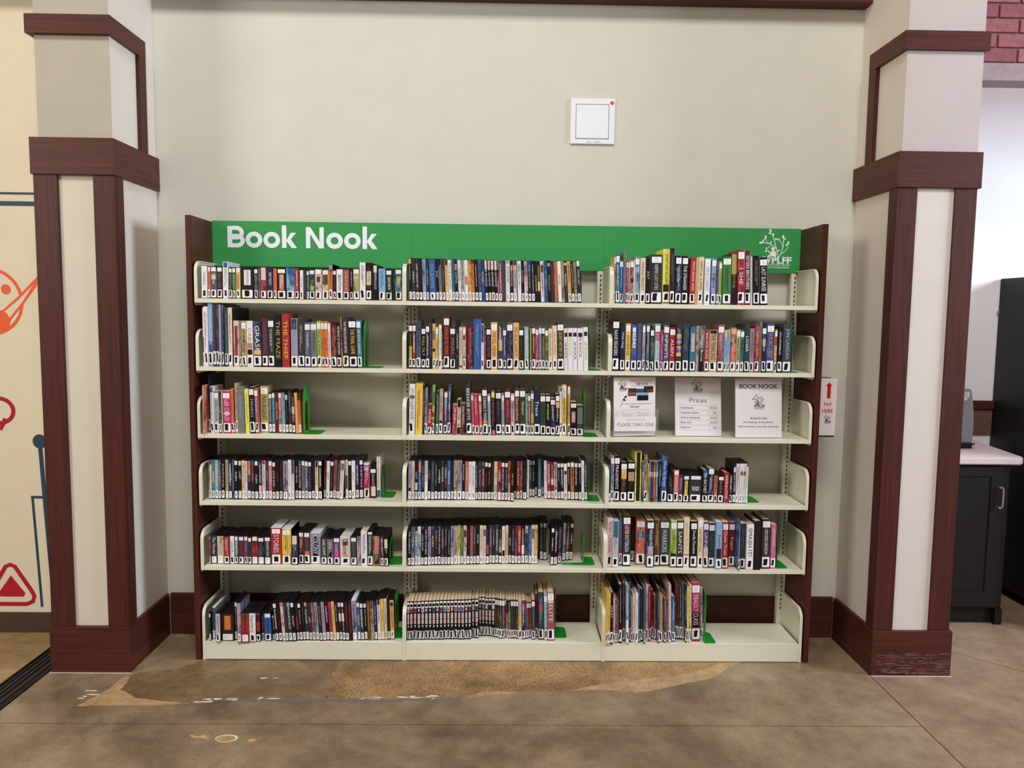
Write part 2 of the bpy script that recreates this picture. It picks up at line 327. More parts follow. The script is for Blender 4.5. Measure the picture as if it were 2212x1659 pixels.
# painted shapes on the left wall (cut vinyl, a millimetre thick)
M_navy = plain('mural_navy', (38, 62, 82), .55, .3, vary=.02); M_or = plain('mural_orange', (226, 88, 42), .55, .3, vary=.02); M_red = plain('mural_red', (170, 18, 42), .55, .3, vary=.02)
y0, y1 = -.0002, -.0014
def mural(fn):
    k = MB(); fn(k); return k.build('mural_shape', wl)
mural(lambda k: k.box((-3.6, y1, 2.1245), (-1.98, y0, 2.1345), M_navy))
mural(lambda k: k.box((-3.6, y1, 2.072), (-1.98, y0, 2.093), M_navy))
Zp = lambda u, v: (-2.4205 + (u - 0) * .002163 + (v - 725) * .000044, 1.460 + (725 - v) * .00221)
def ring(k): ribbon(k, [Zp(-19 + 71 * math.cos(t * PI / 30), 651 - 70 * math.sin(t * PI / 30)) for t in range(60)], .0145, y0, y1, M_or, True)
mural(ring)
mural(lambda k: k.prism([Zp(19 + 10.5 * math.cos(t * PI / 12), 625 - 10.5 * math.sin(t * PI / 12)) for t in range(24)], y0, y1 - .0004, 1, M_or))
M_bg = wl.data.materials[0]
def stick(k):
    k.prism([Zp(*p) for p in ((90, 596), (80, 606), (45, 640), (2, 676), (18, 700), (26, 690), (60, 650), (84, 620), (95, 600))], y0, y1 - .0004, 1, M_or)
    k.prism([Zp(*p) for p in ((80, 614), (48, 645), (8, 677), (21, 689), (55, 650))], y0, y1 - .0008, 1, M_bg)
mural(stick)
mural(lambda k: k.prism([Zp(3 + 21 * math.cos(t * PI / 12), 692 - 22 * math.sin(t * PI / 12)) for t in range(24)], y0, y1 - .0012, 1, M_or))
mural(lambda k: ribbon(k, [Zp(-14 + 32 * math.cos(t * PI / 20), 888 - 27 * math.sin(t * PI / 20)) for t in range(40)], .019, y0, y1, M_red, True))
mural(lambda k: ribbon(k, [Zp(-2, 905), Zp(-6, 918), Zp(-14, 930)], .017, y0, y1 - .0003, M_red))
mural(lambda k: k.prism([Zp(93 + 8 * math.cos(t * PI / 10), 855 - 8 * math.sin(t * PI / 10)) for t in range(20)], y0, y1, 1, M_navy))
mural(lambda k: (k.prism([Zp(72 + 15.5 * math.cos(t * PI / 14), 955 - 15.5 * math.sin(t * PI / 14)) for t in range(28)], y0, y1 - .0004, 1, M_navy), ribbon(k, [Zp(72, 955), Zp(77, 1140), Zp(82, 1328)], .0205, y0, y1, M_navy)))
mural(lambda k: (ribbon(k, [Zp(54, 1328), Zp(48, 1078)], .012, y0, y1, M_navy), ribbon(k, [Zp(45, 1079), Zp(112, 1080)], .012, y0, y1 - .0003, M_navy)))
tri_o = [(-44, 1322), (20, 1322), (34, 1316), (38, 1304), (33, 1292), (-2, 1236), (-12, 1232), (-22, 1236), (-58, 1292), (-62, 1304), (-58, 1316)]
mural(lambda k: ribbon(k, [Zp(*p) for p in tri_o], .020, y0, y1, M_red, True))
mural(lambda k: k.prism([Zp(*p) for p in ((-12, 1257), (18, 1297), (14, 1305), (-38, 1305), (-42, 1297))], y0, y1, 1, M_red))

# brick over the stone lintel, with the recess below it
wb = struct(box_obj('wall_brick', (1.985, .012, 2.80), (4.2, .12, 3.9), plain('mortar', (146, 116, 118), .9, .1), bevel=0))
struct(box_obj('ceiling', (1.986, .121, 3.60), (4.2, .80, 3.61), M_wallw, bevel=0))
M_lint = plain('stone_lintel_grey', (142, 122, 124), .7, .2, vary=.14, scale=16)
box_obj('lintel_stone', (1.986, -.004, 2.72), (4.2, .11, 2.802), M_lint, wb)
def brick_mat(i, c): return plain('brick_red_%d' % i, c, .8, .2, vary=.16, scale=40)
BM = [brick_mat(i, c) for i, c in enumerate(((136, 80, 84), (126, 72, 78), (144, 90, 92)))]
bmesh_list = []
for q in BM:
    k = MB(); k.box((0, -.012, 0), (.194, .02, .059), q); ob = k.build('brick', wb, bevel=.0025, seg=1); bmesh_list.append(ob.data); bpy.data.objects.remove(ob)
for r in range(9):
    for c in range(10):
        ob = bpy.data.objects.new('brick', rnd.choice(bmesh_list)); C.objects.link(ob); ob.parent = wb
        ob.location = (1.99 + c * .2035 - (.1 if r % 2 else 0) + (0.1 if c == 0 and r % 2 else 0), .008 + rnd.uniform(-.0015, .0015), 2.807 + r * .0675)
        if c == 0 and r % 2: ob.scale = (.47, 1, 1)
# chair rail and wainscot at the back of the recess
struct(box_obj('trim_3', (1.99, .77, 1.068), (2.898, .7995, 1.116), M_woodh))
struct(box_obj('trim_4', (1.99, .785, .915), (2.898, .7995, 1.067), plain('brown_panel', (104, 76, 68), .5, .3, vary=.08)))
for (x, z) in ((2.66, 2.30), (2.70, 2.13)):
    k = MB(); k.prism(disc(x, z, .006, 12), .7995, .796, 1, M_grey); thing(k.build('wall_nail'), 'small dark nail in the white recess wall, %s' % ('higher of the two' if z > 2.2 else 'lower of the two'), 'nail')

# ------------------------------------------------------------------ pillars
def pillar(nm, x0, x1, t0, t1, s, yb, label):
    """core x0..x1, trim x t0..t1; s = +1 when the alcove lies to the right"""
    p = empty(nm, ((x0 + x1) / 2, -.2, 0))
    A = lambda name, a, b, mat, bev=.0015: child_box(name, a, b, mat, p, bev)
    A('core', (x0, -.412, 0), (x1, -.0005, 3.9), plain('pillar_paint', (222, 210, 198), .7, .25, vary=.02, scale=7), .001)
    A('upper_panel', (x0 - .0005, -.4135, 2.29), (x1 + .0005, -.412, 3.9), plain('greige_paint' if s > 0 else 'lilac_grey_paint', (176, 167, 153) if s > 0 else (186, 173, 170), .7, .25, vary=.02, scale=7), .0003)
    A('front_panel', (x0 + .05, -.4135, .20), (x1 - .05, -.412, 2.15), plain('panel_cream' if s > 0 else 'panel_pinkish', (209, 198, 182) if s > 0 else (209, 198, 192), .7, .25, vary=.02, scale=7), .0003)
    inn = x1 if s > 0 else x0
    tin = t1 if s > 0 else t0
    def side(a, b): return (min(a, b), max(a, b))
    sx = side(inn, tin)
    def wrap(name, z0, z1, ends, mats):
        # three boards wrapped round the core with mitred corners
        P = lambda u, v: (u - p.location.x, v - p.location.y)
        for poly, mt in (([(t0, yb), (t1, yb), (x1, -.412), (x0, -.412)], mats[0]), ([(t1, yb), (t1, ends[1]), (x1, ends[1]), (x1, -.412)], mats[1]), ([(t0, ends[0]), (t0, yb), (x0, -.412), (x0, ends[0])], mats[1])):
            k = MB(); k.prism([P(*q) for q in poly], z0, z1, 2, mt); k.build(name, p, bevel=.0009, seg=1)
    # plinth
    ox = side(x0 if s > 0 else x1, t0 if s > 0 else t1)
    wrap('base_board', .0008, .206, (-.014, -.021) if s > 0 else (-.021, -.001), (M_woodh, M_woody))
    # stiles
    fy = yb + .008
    if s > 0: st = ((t0 + .006, -1.884), (-1.737, t1 - .004))
    else: st = ((t0 + .002, 1.732), (1.893, t1 - .012))
    for a, b in st: A('stile', (a, fy, .206), (b, -.412, 2.148), M_woodv)
    A('stile', (sx[0], -.412, .206), (sx[1] - .003 if s > 0 else sx[1], -.352, 2.148), M_woodv) if s > 0 else A('stile', (sx[0] + .003, -.412, .206), (sx[1], -.352, 2.148), M_woodv)
    if s > 0: A('stile', (ox[0] + .006, -.412, .206), (ox[1], -.352, 2.148), M_woodv)
    else: A('stile', (ox[0], -.412, .206), (ox[1] - .012, -.352, 2.148), M_woodv)
    # lower band
    wrap('band', 2.148, 2.298, (-.001, -.001), (M_woodh, M_woody))
    wrap('rail', 2.7126, 2.79, (-.111, -.111), (M_woodh, M_woody))
    A('rail', (sx[0], -.180, 2.298), (sx[1], -.111, 2.7126), M_woodv, .002)
    return thing(p, label, 'pillar')
pillar('pillar', -1.963, -1.659, -1.990, -1.643, 1, -.4350, 'cream pillar with dark mahogany trim between the mural and the bookcase')
pillar('pillar', 1.659, 1.983, 1.641, 2.0, -1, -.4300, 'cream pillar with mahogany trim between the bookcase and the counter, scuffed base')
# scuffs along the foot of the right pillar
k = MB(); M_scuff = plain('scuffed_wood', (122, 92, 96), .7, .2, vary=.2, scale=60)
for _ in range(190):
    a = rnd.uniform(1.646, 1.97); z = .008 + .1 * rnd.random() ** 2.6; l = rnd.uniform(.01, .07); t = rnd.uniform(.0005, .0022); b = min(a + l, 1.997)
    k.box((a, -.43035, z), (b, -.43, z + t), M_scuff)
sc = k.build('scuff_marks'); pl = [o for o in C.objects if o.name.startswith('pillar') and o.location.x > 0][0]
sc.parent = pl; sc.matrix_parent_inverse = Matrix.Translation(-pl.location); sc['kind'] = 'stuff'

# ------------------------------------------------------------------ shelving unit
ROWZ = {1: 1.645, 2: 1.345, 3: 1.0445, 4: .740, 5: .440, 6: .088}
BAYS = {'l': -.9144, 'm': 0., 'r': .9144}
unit = empty('bookcase', (0, -.16, 0)); off = -unit.location
def U(mb, name, bevel=0., seg=1):
    mb.v = [tuple(Vector(v) + off) for v in mb.v]; return mb.build(name, unit, bevel=bevel, seg=seg)
for x0, x1 in ((-1.4092, -1.3846), (1.3846, 1.4092)):
    k = MB(); k.box((x0, -.304, .0005), (x1, -.022, 2.005), M_panelw); U(k, 'end_panel', .0015, 2)
slot_n = 0
for cx, wd in ((-1.364, .036), (-.4745, .031), (-.4395, .031), (.4395, .031), (.4745, .031), (1.364, .036)):
    k = MB(); k.box((cx - wd / 2, -.055, .0005), (cx + wd / 2, -.024, 1.80), M_enamel); U(k, 'upright', .001)
    k = MB()
    for i in range(76): k.box((cx - .0025, -.0556, .16 + i * .0215), (cx + .0025, -.055, .172 + i * .0215), M_dark)
    o = U(k, 'slots'); o['kind'] = 'stuff'
for bx in BAYS.values():
    for r, z in ROWZ.items():
        k = MB(); a, b = bx - .4482, bx + .4482
        k.box((a, -.2999, z - .0015), (b, -.0582, z - .0001), M_enamel)
        if r < 6: k.box((a, -.304, z - .019), (b, -.300, z), M_enamel); k.box((a, -.2999, z - .019), (b, -.285, z - .0175), M_enamel); k.box((a, -.060, z - .019), (b, -.058, z - .0017), M_enamel)
        else: k.box((a, -.304, z - .004), (b, -.300, z), M_enamel)
        U(k, 'shelf', .0007)
    k = MB(); k.box((bx - .4482, -.3035, .004), (bx + .4482, -.3005, .084), M_enamel); k.box((bx - .4482, -.300, .0005), (bx + .4482, -.298, .004), M_dark); U(k, 'kick_plate', .0006)
for bx in BAYS.values():
    for sd in (-1, 1):
        xe = bx + sd * .4485; fl_ = .0085
        if abs(xe) > 1.3: fl_ = .013
        xo = xe + sd * fl_
        for r, z in ROWZ.items():
            lo = z - .030 if r < 6 else .002
            path = [(-.304, lo + (.012 if r < 6 else 0)), (-.304, z + .118)]
            for t in range(1, 7):
                g = t * PI / 12; path.append((-.304 + .047 * (1 - math.cos(g)), z + .118 + .047 * math.sin(g)))
            path += [(-.058, z + .165)]
            poly = path + [(-.058, lo), (-.292, lo)] if r < 6 else path + [(-.058, lo)]
            k = MB()
            k.prism(poly, xo - sd * .0018, xo, 0, M_enamel)
            inset = [(p[0] + .004, p[1]) if i < 2 else (p[0] + .004 * math.cos(min(i - 1, 6) * PI / 12), p[1] - .004 * math.sin(min(i - 1, 6) * PI / 12)) for i, p in enumerate(path)]
            for i in range(len(path) - 1): k.prism([path[i], path[i + 1], inset[i + 1], inset[i]], xo - sd * .0018, xe, 0, M_enamel)
            hp = [(-.275 + .006 * math.cos(q * PI / 6), z + .112 + .009 * math.sin(q * PI / 6)) for q in range(12)]
            k.prism(hp, xo - sd * .0018, xo - sd * .0028, 0, M_dark if r == 6 else M_enamel)
            U(k, 'bracket')
thing(unit, 'three-bay cream metal bookcase with mahogany end panels under the green header', 'bookcase')

# header sign
hs = empty('header_sign', (0, -.053, 1.80))
def H(mb, name, bevel=0.):
    mb.v = [tuple(Vector(v) - hs.location) for v in mb.v]; return mb.build(name, hs, bevel=bevel)
for a, b in ((-1.3842, -.4552), (-.4548, .4548), (.4552, 1.3842)):
    k = MB(); k.box((a, -.0545, 1.8005), (b, -.0515, 2.0105), M_green); H(k, 'panel', .0005)
def header_letters(k, y0, y1, m):
    # heavy rounded sans letters; u runs along the sign, v up, in units of the capital height
    def P(u, v): return (-1.3125 + u * .098, 1.8885 + v * .098)
    cnt = [0]
    def poly(pts): cnt[0] += 1; k.prism([P(*p) for p in pts], y0, y1 - cnt[0] * 3e-6, 1, m)
    def bar(a, b, w): L, R = strip([a, b], w); poly([L[0], R[0], R[1], L[1]])
    def arc(cx, cy, rx, ry, a0, a1, w, n=20):
        pts = [(cx + rx * math.cos(a0 + (a1 - a0) * i / n), cy + ry * math.sin(a0 + (a1 - a0) * i / n)) for i in range(n + 1)]
        L, R = strip(pts, w)
        for i in range(n): poly([L[i], R[i], R[i + 1], L[i + 1]])
    def o(cx): arc(cx, .368, .292, .280, -.05, 2 * PI + .05, .205, 38)
    def kk(u):
        poly([(u, 0), (u + .21, 0), (u + .21, 1.06), (u, 1.06)])
        poly([(u + .21, .36), (u + .42, .72), (u + .68, .72), (u + .37, .36)]); poly([(u + .19, .40), (u + .40, .44), (u + .71, 0), (u + .45, 0), (u + .21, .33)])
    poly([(0, 0), (.22, 0), (.22, 1), (0, 1)]); s_ = .19
    for v0, v1, r in ((.4625, .9125, .26), (.0875, .5375, .30)):
        c = (v0 + v1) / 2; bar((.2, v0), (.42, v0), s_); bar((.2, v1), (.42, v1), s_); arc(.42, c, r, (v1 - v0) / 2, -PI / 2, PI / 2, s_ + .01, 14)
    o(1.255); o(2.10); kk(2.585)
    u = 3.725; poly([(u, 0), (u + .205, 0), (u + .205, 1), (u, 1)]); poly([(u + .645, 0), (u + .85, 0), (u + .85, 1), (u + .645, 1)]); poly([(u + .205, 1), (u, 1), (u + .62, 0), (u + .85, 0)])
    o(5.09); o(5.94); kk(6.425)
k = MB(); header_letters(k, -.0546, -.0552, M_white); H(k, 'lettering')
k = MB(); k.recalc = True; logo(k, 1.1867, 1.8045, .158, -.0546, M_white); H(k, 'logo')
thing(hs, 'long green header sign reading Book Nook in white over the shelves', 'sign')

# ------------------------------------------------------------------ bookends
def bookend(x, y, z, h, d, tongue, lean=0., both=False):
    o = empty('bookend', (x, y, z))
    r = min(d / 2 - .004, .05); w = d / 2; cy = w
    out = [(0, 0), (d, 0)] + [(cy + w * math.cos(t * PI / 12), h - w + w * math.sin(t * PI / 12)) for t in range(13)]
    iw = w * .42; top = h * .60
    inn = [(cy - iw, .004), (cy - iw, top - iw)] + [(cy - iw * math.cos(t * PI / 8), top - iw + iw * 1.6 * math.sin(t * PI / 8)) for t in range(1, 8)] + [(cy + iw, top - iw), (cy + iw, .004)]
    k = MB(); t = .0012
    # plate with an arched opening: built as two legs and a head
    n = len(inn)
    ring = [(0, 0)] + [out[-1]] + [(0, h - w)]
    left = [(0, 0), (cy - iw, 0), (cy - iw, top - iw)] + [(cy - iw * math.cos(q * PI / 8), top - iw + iw * 1.6 * math.sin(q * PI / 8)) for q in range(1, 5)]
    left += [(cy, h)] + [(cy + w * math.cos(q * PI / 12), h - w + w * math.sin(q * PI / 12)) for q in range(7, 13)]
    right = [(d - a, b) for a, b in left][::-1]
    for pg in (left, right): k.prism(pg, 0, t, 0, M_bend)
    pk = k.build('plate', o)
    pk.rotation_euler.y = lean
    k = MB(); bw = tongue
    pts = [(0, 0), (bw - .015, 0), (bw - .004, .004), (bw, .015), (bw, d - .015), (bw - .004, d - .004), (bw - .015, d), (0, d)]
    if tongue: k.prism(pts, .0002, .0014, 2, M_bend)
    if both: k.prism([(-.09, .002), (-.10, .010), (-.10, .026), (-.09, .034), (-.001, .034), (-.001, .002)], .0002, .0014, 2, M_bend)
    if k.f: k.build('foot', o)
    return o
BN = {1: 'top', 2: 'second', 3: 'third', 4: 'fourth', 5: 'fifth', 6: 'bottom'}; BAYN = {'l': 'left', 'm': 'middle', 'r': 'right'}
for r, b, x, y, h, d, tg, ln, both in [(1, 'l', -0.5048, -0.295, 0.125, 0.12, 0.0, 0, False),
    (1, 'm', 0.3252, -0.29, 0.139, 0.125, 0.06, 0, False),
    (2, 'l', -0.6386, -0.29, 0.218, 0.12, 0.075, 0, False),
    (2, 'm', 0.3653, -0.29, 0.215, 0.12, 0.055, 0, False),
    (2, 'r', 1.276, -0.29, 0.218, 0.12, 0.038, 0, False),
    (3, 'l', -0.9112, -0.29, 0.22, 0.125, 0.075, 0, False),
    (3, 'm', 0.3489, -0.29, 0.219, 0.125, 0.065, 0, False),
    (4, 'l', -0.5739, -0.213, 0.14, 0.125, 0.055, 0, False),
    (4, 'm', 0.3794, -0.251, 0.126, 0.125, 0.055, 0, False),
    (4, 'r', 1.118, -0.2518, 0.153, 0.125, 0.055, 0, False),
    (5, 'l', -0.5293, -0.2676, 0.117, 0.125, 0.055, 0, False),
    (5, 'm', 0.3628, -0.2546, 0.141, 0.125, 0.055, 0, True),
    (5, 'r', 1.2512, -0.2816, 0.197, 0.125, 0.055, 0, False),
    (6, 'l', -0.5051, -0.2614, 0.219, 0.125, 0.034, 0, False),
    (6, 'm', 0.2387, -0.2463, 0.219, 0.125, 0.055, 0, False),
    (6, 'r', 0.9275, -0.299, 0.242, 0.125, 0.055, 0, False)]:
    o = bookend(x, y, ROWZ[r], h, d, tg, ln, both)
    thing(o, 'green metal bookend closing the row on the %s shelf, %s bay' % (BN[r], BAYN[b]), 'bookend', 'green bookends on the shelves')

# ------------------------------------------------------------------ books, DVD cases, audiobooks
ORD = ['first', 'second', 'third', 'fourth', 'fifth', 'sixth', 'seventh', 'eighth', 'ninth', 'tenth', 'eleventh', 'twelfth', 'thirteenth', 'fourteenth', 'fifteenth', 'sixteenth', 'seventeenth', 'eighteenth', 'nineteenth']
def ordinal(n):
    if n < 20: return ORD[n - 1]
    t = {2: 'twenty', 3: 'thirty', 4: 'forty', 5: 'fifty', 6: 'sixty'}[n // 10]
    return t + '-' + ORD[n % 10 - 1] if n % 10 else {20: 'twentieth', 30: 'thirtieth', 40: 'fortieth', 50: 'fiftieth', 60: 'sixtieth'}[n]
NOUN = dict(D=('dvd_case', 'DVD case', 'DVD'), A=('audiobook_case', 'audiobook case', 'audiobook'), H=('hardcover_book', 'hardcover', 'book'), P=('paperback_book', 'paperback', 'book'), M=('picture_book', 'picture book', 'book'))
GRP = dict(D='DVD cases', A='audiobook cases', H='hardcover books', P='paperback books', M='thin picture books')
def u_cover(mb, w, d, h0, h1, t, ch, m):
    """a cover wrapped round the spine: outer and inner outline seen from above, pulled up"""
    out = [(0, d), (0, ch), (ch * .35, ch * .3), (ch, 0), (w - ch, 0), (w - ch * .35, ch * .3), (w, ch), (w, d)]
    inn = [(t, d), (t, ch + t * .6), (max(t, ch * .6), t), (max(t, ch), t), (w - max(t, ch), t), (w - max(t, ch * .6), t), (w - t, ch + t * .6), (w - t, d)]
    i = len(mb.v); n = 8; q = mb.mat(m)
    for z in (h0, h1): mb.v += [(a, b, z) for a, b in out] + [(a, b, z) for a, b in inn]
    F = lambda *a: (mb.f.append(tuple(i + j for j in a)), mb.mi.append(q))
    for j in range(n - 1):
        F(j, j + 1, 16 + j + 1, 16 + j); F(8 + j + 1, 8 + j, 24 + j, 24 + j + 1)
        F(16 + j, 16 + j + 1, 24 + j + 1, 24 + j); F(j + 1, j, 8 + j, 8 + j + 1)
    F(0, 16, 24, 8); F(7, 15, 31, 23)
